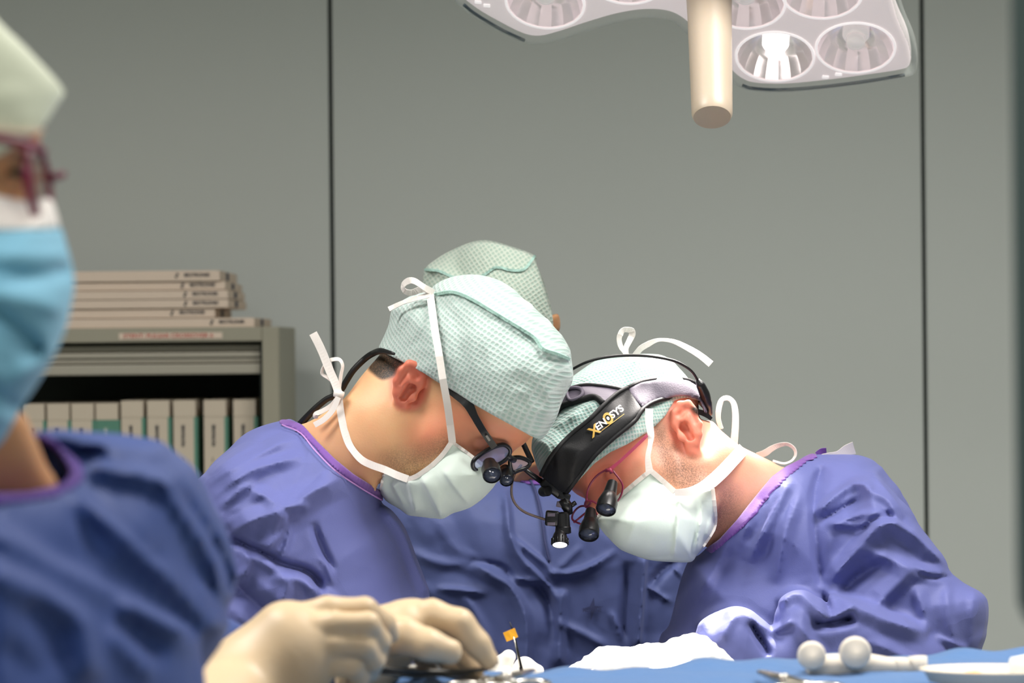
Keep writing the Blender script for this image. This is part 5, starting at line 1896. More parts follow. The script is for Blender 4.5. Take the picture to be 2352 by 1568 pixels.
    arm = Dome([(2000, 1110), (2086, 1172), (2133, 1255), (2181, 1304), (2211, 1329), (2246, 1355), (2268, 1392), (2266, 1449), (2256, 1505), (2235, 1640), (2050, 1640), (1900, 1600), (1860, 1500), (1885, 1410), (1900, 1330), (1940, 1240), (1960, 1160)], lambda x, y: 2.665 - (x - 2100) * 0.00004, 0.078, 110, None, step=3)
    fore = Dome([(1589, 1452), (1600, 1432), (1622, 1420), (1655, 1408), (1690, 1398), (1720, 1404), (1748, 1428), (1776, 1450), (1788, 1400), (1806, 1378), (1845, 1362), (1890, 1378), (1990, 1390), (2140, 1440), (2200, 1560), (2100, 1660), (1850, 1640), (1700, 1600), (1628, 1570), (1612, 1530), (1592, 1488)], lambda x, y: 2.50 + (x - 1600) * 0.00022, 0.062, 75, None, step=3)
    G3 = Grid((1490, 1020, 2290, 1700), 2.40, 2.96, 0.0026)
    fold = fmap.fm.at(G3.px, G3.py)
    f = smin(gd.val(G3), arm.val(G3), 0.035)
    f = smin(f, fore.val(G3), 0.022) - fold
    opening = [(1600, 1279), (1622, 1259), (1651, 1239), (1692, 1194), (1721, 1157), (1751, 1120), (1773, 1094), (1806, 1070), (1835, 1056), (1862, 1038), (1820, 980), (1560, 1060), (1540, 1230)]
    gw = shell('gown', G3, np.maximum(f, -cut(G3, opening)), GOWN, b, lam=0.25)
    G4 = Grid((1590, 1020, 1900, 1300), 2.54, 2.96, 0.0026)
    f4 = smin(gd.val(G4), arm.val(G4), 0.035) - fmap.fm.at(G4.px, G4.py) - 0.0024
    band = [(1617, 1262), (1651, 1239), (1692, 1194), (1721, 1157), (1751, 1120), (1773, 1094), (1806, 1070), (1835, 1056), (1870, 1036), (1880, 1052), (1857, 1058), (1811, 1096), (1774, 1132), (1738, 1180), (1701, 1217), (1664, 1249), (1636, 1272)]
    cl = shell('collar', G4, np.maximum(f4, cut(G4, band)), 'collar_purple', gw, lam=0.35)
    # neck ties of the gown
    tape('gown_tie', [(1875, 1052), (1900, 1046), (1925, 1044), (1945, 1034), (1962, 1028)], 2.76, [10, 12, 18, 26, 30], 'tie_white', gw, twist=[0.3, 0.2, 0.3])
    tape('collar_end', [(1876, 1044), (1886, 1036), (1898, 1034)], 2.765, 13, 'collar_purple', gw, twist=[0.2, 0.4])
    v, q = skirt(0.40, 2.80, 1.16, 0.17, 0.155, top=(-0.05, -0.02))
    put('gown_skirt', mesh_np('gown_skirt', v, q), GOWN, gw)
    # gloved hand, palm down in the lamp's beam, fingers to the left
    D = 2.44
    G5 = Grid((1270, 1440, 1680, 1640), 2.34, 2.58, 0.002)

    def c(*a):
        return G5.capsule(P(a[0], a[1], D + a[2]), P(a[3], a[4], D + a[5]), a[6], a[7])
    f5 = c(1680, 1540, 0.05, 1590, 1524, 0.02, 0.029, 0.027)
    f5 = smin(f5, c(1590, 1520, 0.01, 1480, 1520, -0.01, 0.022, 0.018), 0.02)
    f5 = smin(f5, c(1580, 1526, 0.04, 1470, 1520, 0.045, 0.020, 0.016), 0.02)
    for (x0, y0, d0, x1, y1, d1, x2, y2, d2) in ((1470, 1514, 0.048, 1395, 1512, 0.055, 1330, 1550, 0.05), (1465, 1512, 0.026, 1382, 1506, 0.024, 1310, 1552, 0.02),
                                                 (1465, 1514, 0.004, 1380, 1514, -0.006, 1320, 1560, -0.008), (1475, 1520, -0.016, 1400, 1528, -0.03, 1350, 1570, -0.03)):
        f5 = smin(f5, c(x0, y0, d0, x1, y1, d1, 0.0105, 0.0095), 0.006)
        f5 = smin(f5, c(x1, y1, d1, x2, y2, d2, 0.0095, 0.0075), 0.003)
    f5 = smin(f5, c(1570, 1545, -0.02, 1490, 1560, -0.045, 0.013, 0.010), 0.01)
    f5 = smin(f5, c(1490, 1560, -0.045, 1430, 1580, -0.05, 0.010, 0.008), 0.003)
    wr = Map2((1200, 1400, 1750, 1700), 3.0).noise(22, 0.003, 41, ax=0.5)
    shell('glove', G5, f5 - wr.at(G5.px, G5.py), 'glove_lit', b)
    return R, o, b, cap, g


RM = surgeon_right()


def loupes_right():
    R, o, b, cap, g = RM
    t = empty('loupe_glasses', R @ np.array([0.11, 0, 0.0]) + o, 'thin maroon loupe glasses with two long black magnifiers on the right surgeon', 'loupe glasses')
    near = [(1349, 1148), (1349, 1130), (1358, 1108), (1376, 1088), (1401, 1077), (1415, 1090), (1428, 1108), (1430, 1124), (1422, 1146), (1404, 1160), (1380, 1160), (1360, 1150)]
    far = [(1344, 1162), (1330, 1164), (1318, 1176), (1314, 1190), (1322, 1198), (1345, 1206), (1364, 1206), (1372, 1190), (1364, 1170)]
    for pts, D0, c in ((near, 2.605, (1390, 1120)), (far, 2.655, (1345, 1184))):
        q = spline(pts, True, 4)
        pp = [V(x, y, D0 - (x - c[0]) * S(2.6) * 0.45) for x, y in q]
        rim = MB().tube(pp, 0.0011, 8, closed=True).build('lens_rim', 'frame_maroon', t, smooth=True)
        cc = sum(pp, Vector()) / len(pp)
        n = len(pp)
        mm = MB()
        mm.add([tuple(cc + Vector((0, -0.0015, 0)))] + [tuple(p) for p in pp], [(0, 1 + (k + 1) % n, 1 + k) for k in range(n)])
        mm.add([tuple(cc + Vector((0, -0.0003, 0)))] + [tuple(p + Vector((0, 0.0012, 0))) for p in pp], [(0, 1 + k, 1 + (k + 1) % n) for k in range(n)])
        mm.build('lens', 'lens_glass', rim, smooth=True)
    cord('bridge', [(1349, 1146), (1344, 1156), (1346, 1164), (1352, 1160), (1358, 1152)], [2.612, 2.625, 2.64, 2.63, 2.615], 0.0013, 'frame_maroon', t)
    m = MB()
    tape('', [(1401, 1078), (1425, 1058), (1455, 1030), (1482, 1004), (1500, 985)], [2.600, 2.602, 2.606, 2.612, 2.62], [9, 7, 7, 7, 7], None, None, thick=0.0016, bld=m)
    m.build('temple_arm', 'frame_rose', t)
    m = MB()
    m.tube([V(1392, 1080, 2.602), V(1402, 1079, 2.599), V(1405, 1086, 2.600)], 0.0022, 8)
    m.build('hinge', 'frame_rose', t, smooth=True)
    MB().tube([Vector(R @ np.array(p) * 1.0 + o) for p in ((0.104, -0.060, 0.0), (0.05, -0.074, 0.008), (0.0, -0.078, 0.012))], 0.0012, 6).build('temple_arm', 'frame_rose', t, smooth=True)
    for (a, b_, r, d) in (((1407, 1108), (1391, 1172), 0.0110, 2.590), ((1357, 1172), (1352, 1230), 0.0112, 2.640)):
        A_, B_ = P(a[0], a[1], d), P(b_[0], b_[1], d - 0.026)
        M = frame(A_, B_ - A_)
        L = float(np.linalg.norm(B_ - A_))
        bar = autosmooth(MB().lathe([(0.0, 0), (r * 0.50, 0), (r * 0.58, L * 0.20), (r * 0.66, L * 0.42), (r * 0.72, L * 0.44), (r, L * 0.72), (r, L * 0.97), (r * 0.93, L), (r * 0.88, L * 0.93), (0, L * 0.9)], M, 28).build('magnifier', 'black_plastic', t), 30)
        MB().lathe([(0.0, L * 0.915), (r * 0.86, L * 0.91), (r * 0.87, L * 0.94), (0.0, L * 0.975)], M, 28).build('objective_lens', 'optic_glass', bar, smooth=True)


loupes_right()


def headlight():
    R, o, b, cap, g = RM
    t = empty('headlight_headset', R @ np.array([0.10, 0, 0.07]) + o, 'black padded surgical headlight headband with gold and white lettering, lamp lit', 'headlight')
    G = Grid((1220, 840, 1650, 1150), 2.52, 2.90, 0.0024)
    base = smin(cap.val(G), g.sample(G) - 0.003, 0.006)
    sg = sagittal(R, o)
    nearside = G.D - sg(G.px, G.py) - 0.01

    def strap(name, pts, off, material, extra=True, parent=t):
        f = np.maximum(np.maximum(base - off, cut(G, pts, smooth=False)), nearside)
        return shell(name, G, f, material, parent, it=1, lam=0.4)
    front = [(1241, 1092), (1248, 1075), (1269, 1043), (1309, 999), (1354, 962), (1387, 929), (1417, 903), (1441, 890), (1476, 940), (1458, 966), (1409, 1006), (1365, 1047), (1328, 1095), (1304, 1132), (1285, 1128)]
    side = [(1436, 893), (1476, 877), (1532, 868), (1580, 873), (1606, 888), (1624, 918), (1630, 950), (1620, 952), (1606, 918), (1569, 908), (1513, 918), (1476, 938)]
    over = [(1449, 895), (1417, 891), (1380, 886), (1343, 884), (1300, 892), (1262, 960), (1250, 980), (1284, 938), (1306, 925), (1343, 914), (1365, 911), (1387, 927), (1415, 915)]
    sp = strap('crown_strap', over, 0.0055, 'grey_pad')
    ss = strap('side_strap', side, 0.0060, 'grey_pad')
    fp = strap('brow_pad', front, 0.0085, 'black_pad')
    fr = cap

    def pipe(name, pts, off, r, parent, material='black_pad'):
        q = spline(pts, False, 6)
        dd = fr.front(q[:, 0], q[:, 1], off)
        MB().tube([V(x, y, float(d)) for (x, y), d in zip(q, dd)], r, 8).build(name, material, parent, smooth=True)
    pipe('piping', [(1243, 1090), (1269, 1044), (1309, 1000), (1354, 963), (1387, 930), (1417, 904), (1442, 890)], 0.0085, 0.0026, fp)
    pipe('piping', [(1302, 1130), (1328, 1095), (1365, 1047), (1409, 1006), (1458, 966), (1478, 938), (1513, 919), (1569, 909), (1606, 919)], 0.0075, 0.0026, fp)
    pipe('piping', [(1440, 891), (1476, 877), (1532, 868), (1580, 873), (1606, 889), (1624, 920), (1628, 948)], 0.006, 0.0026, ss)
    pipe('piping', [(1300, 893), (1343, 884), (1380, 886), (1417, 892), (1436, 897)], 0.0055, 0.0022, sp)
    pipe('piping', [(1252, 978), (1284, 938), (1306, 926), (1343, 915), (1366, 911), (1386, 926)], 0.0055, 0.0034, sp)
    m = MB()
    q = [(1302, 896), (1318, 890), (1334, 893), (1338, 904), (1326, 915), (1308, 918)]
    pp = [V(x, y, float(cap.front(x, y, 0.008)[0])) for x, y in spline(q, True, 4)]
    m.tube(pp, 0.0022, 8, closed=True)
    m.build('buckle', 'grey_pad', sp, smooth=True)
    # lettering wrapped on the pad
    rot = math.radians(36.5)

    def wrap(me, cx, cy, scale, name, material):
        n = len(me.vertices)
        co = np.zeros(n * 3, dtype=np.float32)
        me.vertices.foreach_get('co', co)
        co = co.reshape(-1, 3)
        x, y = co[:, 0] * scale, co[:, 1] * scale
        px = cx + x * math.cos(rot) - y * math.sin(rot) * 0.9
        py = cy - (x * math.sin(rot) + y * math.cos(rot))
        dd = cap.front(px, py, 0.0105) - 0.0008
        w = np.stack([P(float(a), float(b_), float(c)) for a, b_, c in zip(px, py, dd)])
        me.vertices.foreach_set('co', w.astype(np.float32).ravel())
        me.update()
        return put(name, me, material, fp, smooth=False)
    # along the pad from the brow end: X EN O SYS
    ux, uy = math.cos(rot), -math.sin(rot)
    c0 = (1396, 962)

    def at(s, v=0.0):
        return c0[0] + s * ux - v * math.sin(rot), c0[1] + s * uy - v * math.cos(rot)
    for word, s, v, sc_, mt, nm in (('X', -41, -4, 34, 'logo_gold', 'gold_letter'), ('EN', -20, -1, 23, 'logo_white', 'white_lettering'), ('SYS', 26, 1, 23, 'logo_white', 'white_lettering')):
        me = text_mesh(word, 1.0, 0.0, bold=0.025)
        wrap(me, *at(s, v), sc_, nm, mt)
    m = MB()
    ca = np.linspace(0, 2 * math.pi, 33)[:-1]
    v = [(0.5 * math.cos(a), 0.62 * math.sin(a), 0) for a in ca] + [(0.27 * math.cos(a), 0.36 * math.sin(a), 0) for a in ca]
    n = len(ca)
    me = bpy.data.meshes.new('gold_ring')
    me.from_pydata(v, [], [(k, (k + 1) % n, n + (k + 1) % n, n + k) for k in range(n)])
    wrap(me, *at(1.5, 1), 23, 'gold_ring', 'logo_gold')
    me = bpy.data.meshes.new('white_dot')
    me.from_pydata([(0.14 * math.cos(a), 0.2 * math.sin(a), 0) for a in ca], [], [tuple(range(n))])
    wrap(me, *at(1.5, 1), 23, 'white_dot', 'logo_white')
    me = bpy.data.meshes.new('underline')
    me.from_pydata([(-1.3, -0.03, 0), (0, -0.03, 0), (1.5, -0.03, 0), (1.5, 0.03, 0), (0, 0.03, 0), (-1.3, 0.03, 0)], [], [(0, 1, 4, 5), (1, 2, 3, 4)])
    wrap(me, *at(3, -13), 23, 'underline', 'logo_gold')
    # wire hoop over the crown and the plug at the back
    cord('cable', [(1290, 862), (1309, 851), (1346, 832), (1387, 821), (1439, 816), (1494, 818), (1543, 827), (1572, 840), (1591, 855), (1603, 874)], [2.69, 2.68, 2.66, 2.65, 2.645, 2.645, 2.65, 2.66, 2.67, 2.68], 0.0016, 'cable_black', t)
    cord('cable_plug', [(1602, 872), (1609, 884), (1618, 904), (1625, 926), (1629, 950)], [2.68, 2.68, 2.685, 2.69, 2.70], [0.0026, 0.0052, 0.0060, 0.0052, 0.004], 'black_plastic', t)
    m = MB()
    tape('', [(1600, 944), (1618, 950), (1634, 962)], 2.69, [12, 13, 8], None, None, thick=0.004, bld=m)
    m.build('rear_clip', 'black_plastic', t)
    # front mount: rod, knob, hinge blocks, lamp head
    D = 2.625
    m = MB().tube([V(1203, 1076, D - 0.01), V(1224, 1092, D), V(1250, 1110, D + 0.004)], [0.0022, 0.0030, 0.0032], 10)
    m.build('mount_rod', 'black_plastic', t, smooth=True)
    mt = MB().box((-0.012, -0.008, -0.008), (0.016, 0.010, 0.008), Matrix.Translation(V(1268, 1114, D + 0.004)) @ Matrix.Rotation(0.65, 4, 'Y'), 0.003).build('mount_block', 'black_plastic', t, smooth=True)
    m = MB().lathe([(0, -0.006), (0.0050, -0.006), (0.0056, -0.004), (0.0056, 0.005), (0.0046, 0.0065), (0, 0.007)], frame(P(1252, 1128, D - 0.006), (0.5, -0.7, 0.1)), 20)
    autosmooth(m.build('thumb_knob', 'black_plastic', t), 30)
    m = MB()
    tape('', [(1260, 1096), (1278, 1116), (1292, 1140)], D - 0.006, [12, 10, 8], None, None, thick=0.004, bld=m)
    m.build('mount_arm', 'black_plastic', t)
    m = MB()
    for (px, py, sx, sz, d, ro) in ((1296, 1140, 0.0065, 0.004, 0.0, 0.3),):
        m.box((-sx, -0.005, -sz), (sx, 0.005, sz), Matrix.Translation(V(px, py, D + d)) @ Matrix.Rotation(ro, 4, 'Y'), 0.0012)
    m.build('hinge_block', 'black_plastic', t, smooth=True)
    m = MB()
    m.tube([V(1292, 1146, D), V(1302, 1162, D), V(1308, 1180, D + 0.002)], [0.0058, 0.0062, 0.0040], 12)
    m.build('pivot_arm', 'black_plastic', t, smooth=True)
    m = MB()
    m.tube([V(1310, 1162, D + 0.004), V(1322, 1154, D + 0.006)], 0.0026, 10)
    m.build('thumb_screw', 'black_plastic', t, smooth=True)
    m = MB().box((-0.0032, -0.003, -0.003), (0.0032, 0.003, 0.003), Matrix.Translation(V(1285, 1158, D)) @ Matrix.Rotation(0.2, 4, 'Y'), 0.0006)
    m.build('steel_screw', 'grey_pad', t, smooth=True)
    m = MB().lathe([(0, -0.012), (0.0055, -0.012), (0.0075, -0.010), (0.0078, 0.004), (0.0085, 0.005), (0.0085, 0.011), (0.006, 0.012), (0, 0.012)], frame(P(1293, 1201, D - 0.004), (0.04, -0.1, -1)), 24)
    autosmooth(m.build('swivel_joint', 'black_plastic', t), 30)
    m = MB().box((-0.0075, -0.006, -0.0082), (0.0075, 0.006, 0.0082), Matrix.Translation(V(1268, 1190, D - 0.004)) @ Matrix.Rotation(0.1, 4, 'Y'), 0.0022)
    cb = m.build('cable_clip', 'black_plastic', t, smooth=True)
    for (x, y) in ((1266, 1182), (1266, 1203)):
        MB().box((-0.0042, -0.0006, -0.0018), (0.0042, 0.0006, 0.0018), Matrix.Translation(V(x, y, D - 0.0104)), 0.0004).build('clip_plate', 'grey_pad', cb)
    A_, B_ = P(1286, 1214, D - 0.006), P(1286, 1252, D - 0.016)
    M = frame(A_, B_ - A_)
    L = float(np.linalg.norm(B_ - A_))
    r = 0.0088
    hd = autosmooth(MB().lathe([(0, -0.002), (r * 0.55, -0.002), (r * 0.6, L * 0.2), (r * 0.78, L * 0.32), (r * 0.98, L * 0.60), (r, L * 0.97), (r * 0.92, L), (r * 0.9, L * 0.9), (0, L * 0.88)], M, 28).build('lamp_head', 'black_plastic', t), 30)
    MB().lathe([(0.0, L * 0.90), (r * 0.87, L * 0.90), (r * 0.88, L * 0.97), (r * 0.5, L * 1.05), (0.0, L * 1.08)], M, 28).build('lit_lens', 'headlight_glow', hd, smooth=True)
    for k in range(10):
        a = 2 * math.pi * k / 10
        p0, p1 = M @ Vector((r * 0.99 * math.cos(a), r * 0.99 * math.sin(a), L * 0.58)), M @ Vector((r * 1.02 * math.cos(a), r * 1.02 * math.sin(a), L * 0.95))
        MB().tube([p0, p1], 0.0009, 6).build('grip_rib', 'black_plastic', hd, smooth=True)
    q = V(1285, 1226, D - 0.0135)
    MB().tube([q + Vector((0, 0, 0.003)), q, q - Vector((0, 0, 0.003))], [0.0008, 0.0014, 0.0008], 8).build('indicator', 'indicator_glow', hd, smooth=True)
    cord('power_cable', [(1196, 1068), (1188, 1078), (1179, 1096), (1175, 1118), (1176, 1140), (1186, 1160), (1204, 1175), (1228, 1185), (1254, 1193)], [2.61, 2.60, 2.595, 2.595, 2.60, 2.605, 2.61, 2.615, 2.62], 0.0014, 'cable_grey', t)
    spot('headlight_beam', V(1287, 1262, D - 0.02), P(1450, 1600, 2.40), 3, (0.92, 0.94, 1.0), 40, 0.006, 0.6)


headlight()


# ------------------------------------------------------------------ surgeon standing behind the other two
def surgeon_rear():
    R = ortho((0.16, -0.74, -0.65), (0.95, 0.24, -0.20))
    o = P(1262, 745, 3.06) - 0.070 * R[:, 1]
    g = sculpt_head(R, o, [(R @ np.array([-0.03, 0, -0.02]) + o, 0.052), (P(1215, 930, 3.12), 0.055), (P(1235, 1060, 3.10), 0.060), (P(1240, 1180, 3.12), 0.08)],
                    lo=(-0.24, -0.16, -0.42), hi=(0.14, 0.13, 0.16), h=0.0026, scale=0.92, es=0.95)
    g.clip([(985, 690), (990, 640), (1005, 608), (1040, 586), (1080, 568), (1108, 561), (1139, 564), (1180, 577), (1220, 594), (1238, 640), (1252, 690), (1262, 722), (1283, 722), (1286, 758), (1266, 775), (1255, 850), (1260, 980), (1300, 1080), (1400, 1250), (1100, 1250), (1130, 1050), (1080, 960), (1000, 850)])
    b = person(g, 'skin_brown', 'person behind the two bending heads, green cap top showing, dark blue gown between them', lower_body(0.06, 3.16, 1.2), [], [], 3.2)
    capfull = [(960, 700), (970, 655), (976, 618), (1000, 596), (1030, 577), (1074, 557), (1108, 551), (1139, 555), (1182, 568), (1228, 586), (1233, 609), (1247, 640), (1260, 683), (1269, 725), (1268, 757), (1240, 800), (1100, 830), (980, 790)]

    def fm(m):
        m.fold([(976, 620), (1008, 622), (1041, 637), (1108, 633), (1139, 613), (1204, 620), (1228, 588)], 0.007, 20, 12, 0.05)
        m.fold([(985, 630), (1040, 648), (1105, 645)], -0.004, 6, 14)
        m.fold([(1228, 590), (1225, 620), (1200, 680)], 0.008, 16, 40)
        m.fold([(1040, 640), (1000, 660), (985, 690)], 0.004, 12, 18)
        m.noise(50, 0.003, 51)
        m.noise(110, 0.003, 52, ridged=False)
    cap = Dome(capfull, lambda x, y: 3.06, 0.105, 150, fm, step=3)
    G = Grid((940, 530, 1300, 860), 2.92, 3.20, 0.0028)
    fc = np.maximum(smin(cap.val(G), g.sample(G) - 0.003, 0.006), cut(G, capfull, 3.06, True))
    cp = shell('surgical_cap', G, fc, 'cap_green_rear', b, weave=(np.stack([CR, CY, CU], 1), o))
    tape('seam', [(977, 619), (1008, 622), (1041, 636), (1075, 638), (1108, 633), (1139, 614), (1172, 620), (1204, 618), (1228, 588)], _Front(G, fc), 6, 'cap_seam', cp, thick=0.003)
    full = [(880, 1090), (960, 1060), (1060, 1040), (1150, 1060), (1230, 1075), (1330, 1050), (1450, 1070), (1560, 1120), (1640, 1200), (1680, 1400), (1690, 1850), (850, 1850), (830, 1400), (840, 1200)]

    def fg(m):
        m.fold([(1158, 1116), (1166, 1170), (1172, 1228), (1197, 1281), (1250, 1334), (1282, 1382)], 0.0130, 12, 18, 0.15)
        m.fold([(1085, 1291), (1131, 1321), (1171, 1347), (1204, 1407), (1210, 1479), (1206, 1560)], 0.0156, 20, 26, 0.12)
        m.fold([(1171, 1327), (1210, 1330), (1250, 1337)], 0.0078, 8, 12)
        m.fold([(1250, 1314), (1290, 1316), (1329, 1311), (1375, 1290), (1415, 1261)], 0.0104, 10, 16)
        m.fold([(1293, 1350), (1285, 1420), (1286, 1530)], 0.0156, 22, 26, 0.1)
        m.fold([(1230, 1330), (1265, 1400), (1275, 1480)], -0.0130, 22, 22)
        m.fold([(1171, 1228), (1215, 1265), (1258, 1300), (1275, 1345)], 0.0104, 10, 14)
        m.fold([(1000, 1350), (1060, 1355), (1120, 1362)], 0.0078, 10, 12)
        m.fold([(1060, 1360), (1100, 1420), (1130, 1500)], 0.0078, 14, 18)
        m.fold([(1080, 1290), (1150, 1300), (1185, 1340)], -0.0078, 12, 14)
        m.fold([(1340, 1250), (1300, 1290), (1270, 1320)], 0.0065, 12, 14)
        m.fold([(1482, 1275), (1476, 1360), (1466, 1490)], 0.0182, 10, 22, 0.08)
        m.fold([(1440, 1290), (1436, 1400), (1430, 1500)], -0.0130, 18, 18)
        m.fold([(1486, 1345), (1512, 1362), (1543, 1382)], 0.0078, 6, 8)
        m.fold([(1492, 1350), (1520, 1310), (1560, 1280)], -0.0156, 16, 20)
        m.fold([(1540, 1296), (1560, 1315), (1575, 1332)], 0.0065, 6, 8)
        m.fold([(1400, 1400), (1420, 1440), (1440, 1490)], 0.0065, 10, 14)
        m.fold([(930, 1260), (1000, 1290), (1080, 1300)], 0.0065, 18, 20)
        m.fold([(1260, 1420), (1330, 1450), (1400, 1490)], 0.0065, 14, 16)
        m.facets(85, 0.0065, 61, ax=1.5, rot=0.7)
        m.facets(36, 0.0018, 64, ax=1.4, rot=0.6)
        m.noise(170, 0.008, 63, ridged=False)
    gd = Dome(full, lambda x, y: 3.12, 0.14, 200, fg, step=3)
    G3 = Grid((860, 1020, 1680, 1700), 2.92, 3.28, 0.0030)
    opening = [(1185, 1050), (1195, 1078), (1240, 1088), (1292, 1076), (1300, 1040), (1240, 1000)]
    fgn = np.maximum(gd.val(G3), -cut(G3, opening, 3.1))
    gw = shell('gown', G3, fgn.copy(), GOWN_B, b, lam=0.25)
    gfr = _Front(G3, fgn)
    G4 = Grid((1150, 1040, 1340, 1150), 2.92, 3.25, 0.003)
    band = [(1188, 1066), (1200, 1078), (1240, 1086), (1280, 1074), (1294, 1064), (1300, 1092), (1280, 1104), (1240, 1116), (1195, 1108), (1180, 1092)]
    cl = shell('collar', G4, np.maximum(gd.val(G4, 0.003), cut(G4, band, 3.1)), 'collar_purple', gw, lam=0.35)
    cord('gown_tie', [(1214, 1096), (1226, 1118), (1236, 1150), (1246, 1200), (1252, 1245), (1262, 1290)], _off(gd, 0.001), 0.0016, 'print_dark', gw)
    # printed four-pointed star and word on the gown
    m = MB()
    cx, cy = 1360, 1397

    def pr(px, py):
        d = float(gfr.front(px, py, 0.004))
        return V(px, py, d)

    def star(pts):
        c = pr(cx, cy)
        v = [tuple(c)] + [tuple(pr(cx + x, cy + y)) for x, y in pts]
        n = len(pts)
        m.add(v, [(0, 1 + (k + 1) % n, 1 + k) for k in range(n)])
    star([(4, -26), (6, -6), (26, -4), (7, 1), (-3, 28), (-4, 3), (-24, 2), (-5, -5)])
    m.build('printed_star', 'print_dark', gw)
    for word, sz, x0, y0 in (('MEDLINE', 12.5, 1360, 1401), ('II', 12, 1408, 1418)):
        me = text_mesh(word, 1.0, 0.0, bold=0.02)
        n = len(me.vertices)
        co = np.zeros(n * 3, dtype=np.float32)
        me.vertices.foreach_get('co', co)
        co = co.reshape(-1, 3)
        px, py = x0 + co[:, 0] * sz * 0.86, y0 - co[:, 1] * sz
        dd = gfr.front(px, py, 0.0065)
        w = np.stack([P(float(a), float(b_), float(c)) for a, b_, c in zip(px, py, dd)])
        me.vertices.foreach_set('co', w.astype(np.float32).ravel())
        me.update()
        put('printed_lettering', me, 'print_dark', gw, smooth=False)
    v, q = skirt(0.06, 3.16, 1.2, 0.18, 0.14)
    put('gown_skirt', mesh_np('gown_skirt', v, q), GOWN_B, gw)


surgeon_rear()


# ------------------------------------------------------------------ scrub nurse at the left edge, nearest the camera
def nurse():
    R = ortho((0.965, 0.17, -0.17), (-0.17, 0.98, 0.0))
    sc = 0.97
    o = P(4, 398, 1.205) - R @ np.array([0.083, -0.033, 0.006]) * sc
    g = sculpt_head(R, o, [(R @ np.array([-0.03, 0, -0.03]) + o, 0.056), (P(-175, 960, 1.255), 0.054), (P(-125, 1130, 1.31), 0.060), (P(-130, 1300, 1.33), 0.07)],
                    lo=(-0.15, -0.12, -0.42), hi=(0.15, 0.12, 0.16), h=0.0026, scale=sc)
    g.cap(g.loc(P(-60, 880, 1.225)), g.loc(P(85, 1150, 1.275)), 0.012, 0.012, 0.03)
    g.clip([(-900, -150), (-250, -215), (-85, -22), (-8, 66), (42, 112), (92, 164), (132, 206), (112, 250), (92, 320), (96, 440), (95, 520), (140, 600), (120, 760), (70, 860), (40, 930), (62, 960), (84, 1010), (110, 1070), (140, 1112), (130, 1165), (0, 1190), (-200, 1200), (-900, 1700)], 0.008)
    b = person(g, 'skin_brown', 'person in maroon glasses and blue mask at the left edge, nearest, handling instruments', lower_body(-0.36, 1.20, 1.3, lean=(0.08, 0.06)), [], [], 1.24)
    # brow and lashes
    m = MB()
    pts = [R @ np.array(p) * sc + o for p in ((0.098, -0.018, 0.034), (0.093, -0.034, 0.038), (0.080, -0.050, 0.034))]
    m.tube([Vector(p) for p in pts], [0.003, 0.0042, 0.002], 8)
    m.build('eyebrow', 'hair_dark', b, smooth=True)
    m = MB()
    pts = [R @ np.array(p) * sc + o for p in ((0.094, -0.020, 0.006), (0.0955, -0.032, 0.009), (0.088, -0.047, 0.006))]
    m.tube([Vector(p) for p in pts], [0.0018, 0.0030, 0.0018], 8)
    m.build('eyelash', 'hair_dark', b, smooth=True)
    capfull = [(-700, -200), (-250, -230), (-80, -40), (0, 52), (50, 100), (100, 152), (150, 210), (140, 232), (118, 262), (98, 296), (60, 330), (0, 390), (-100, 460), (-400, 520), (-760, 300)]

    def fm(m):
        m.fold([(0, 292), (60, 298), (105, 292)], 0.002, 12, 12, 0.1)
        m.fold([(0, 200), (80, 215), (145, 212)], 0.003, 50, 30)
        m.noise(130, 0.003, 71, ridged=False)
    cap = Dome(capfull, lambda x, y: 1.262, 0.108, 330, fm, step=5)
    G = Grid((-760, -280, 190, 560), 1.11, 1.40, 0.0032)
    keep = [(-900, 470), (-100, 400), (0, 358), (50, 326), (98, 294), (118, 262), (150, 215), (220, 200), (220, -400), (-900, -400)]
    fc = np.maximum(np.maximum(smin(cap.val(G), g.sample(G) - 0.003, 0.01), cut(G, capfull, 1.25, True)), cut(G, keep, 1.25))
    cp = shell('surgical_cap', G, fc, 'cap_front', b)
    tape('elastic_edge', [(-60, 292), (0, 297), (50, 302), (100, 298)], _Front(G, fc), 9, 'card_cream', cp, thick=0.0015)
    maskfull = [(-300, 420), (-120, 420), (0, 446), (60, 456), (112, 446), (128, 470), (140, 512), (152, 560), (166, 610), (171, 650), (165, 700), (150, 760), (130, 806), (105, 852), (72, 903), (48, 938), (22, 986), (0, 1020), (-60, 1065), (-200, 1060), (-330, 900), (-380, 600)]

    def fmm(m):
        m.fold([(-60, 612), (20, 628), (90, 632), (168, 618)], -0.007, 26, 34, 0.1)
        m.fold([(-60, 580), (30, 590), (160, 586)], 0.003, 34, 22, 0.1)
        m.fold([(-40, 690), (40, 750), (110, 820)], -0.011, 20, 60, 0.15)
        m.fold([(-40, 670), (40, 690), (150, 712)], 0.005, 44, 30, 0.15)
        m.fold([(20, 880), (60, 850), (120, 790)], 0.005, 40, 30, 0.15)
        m.fold([(-40, 880), (10, 920), (40, 950)], -0.006, 30, 40, 0.15)
        m.fold([(-60, 800), (0, 880), (20, 980)], 0.004, 40, 40, 0.15)
    mk = Dome(maskfull, lambda x, y: 1.232, 0.078, 230, fmm, step=4)
    G2 = Grid((-400, 380, 210, 1110), 1.10, 1.36, 0.0026)
    mkeep = [(-500, 420), (-40, 436), (0, 446), (60, 458), (118, 448), (260, 460), (260, 1200), (-500, 1200)]
    f = np.maximum(np.maximum(smin(mk.val(G2), g.sample(G2) - 0.003, 0.01), cut(G2, maskfull, 1.2, True)), cut(G2, mkeep, 1.2))
    lineY = [(-600, 530), (0, 530), (145, 524), (400, 520), (400, 1400), (-600, 1400)]
    low = cut(G2, lineY, 1.2)
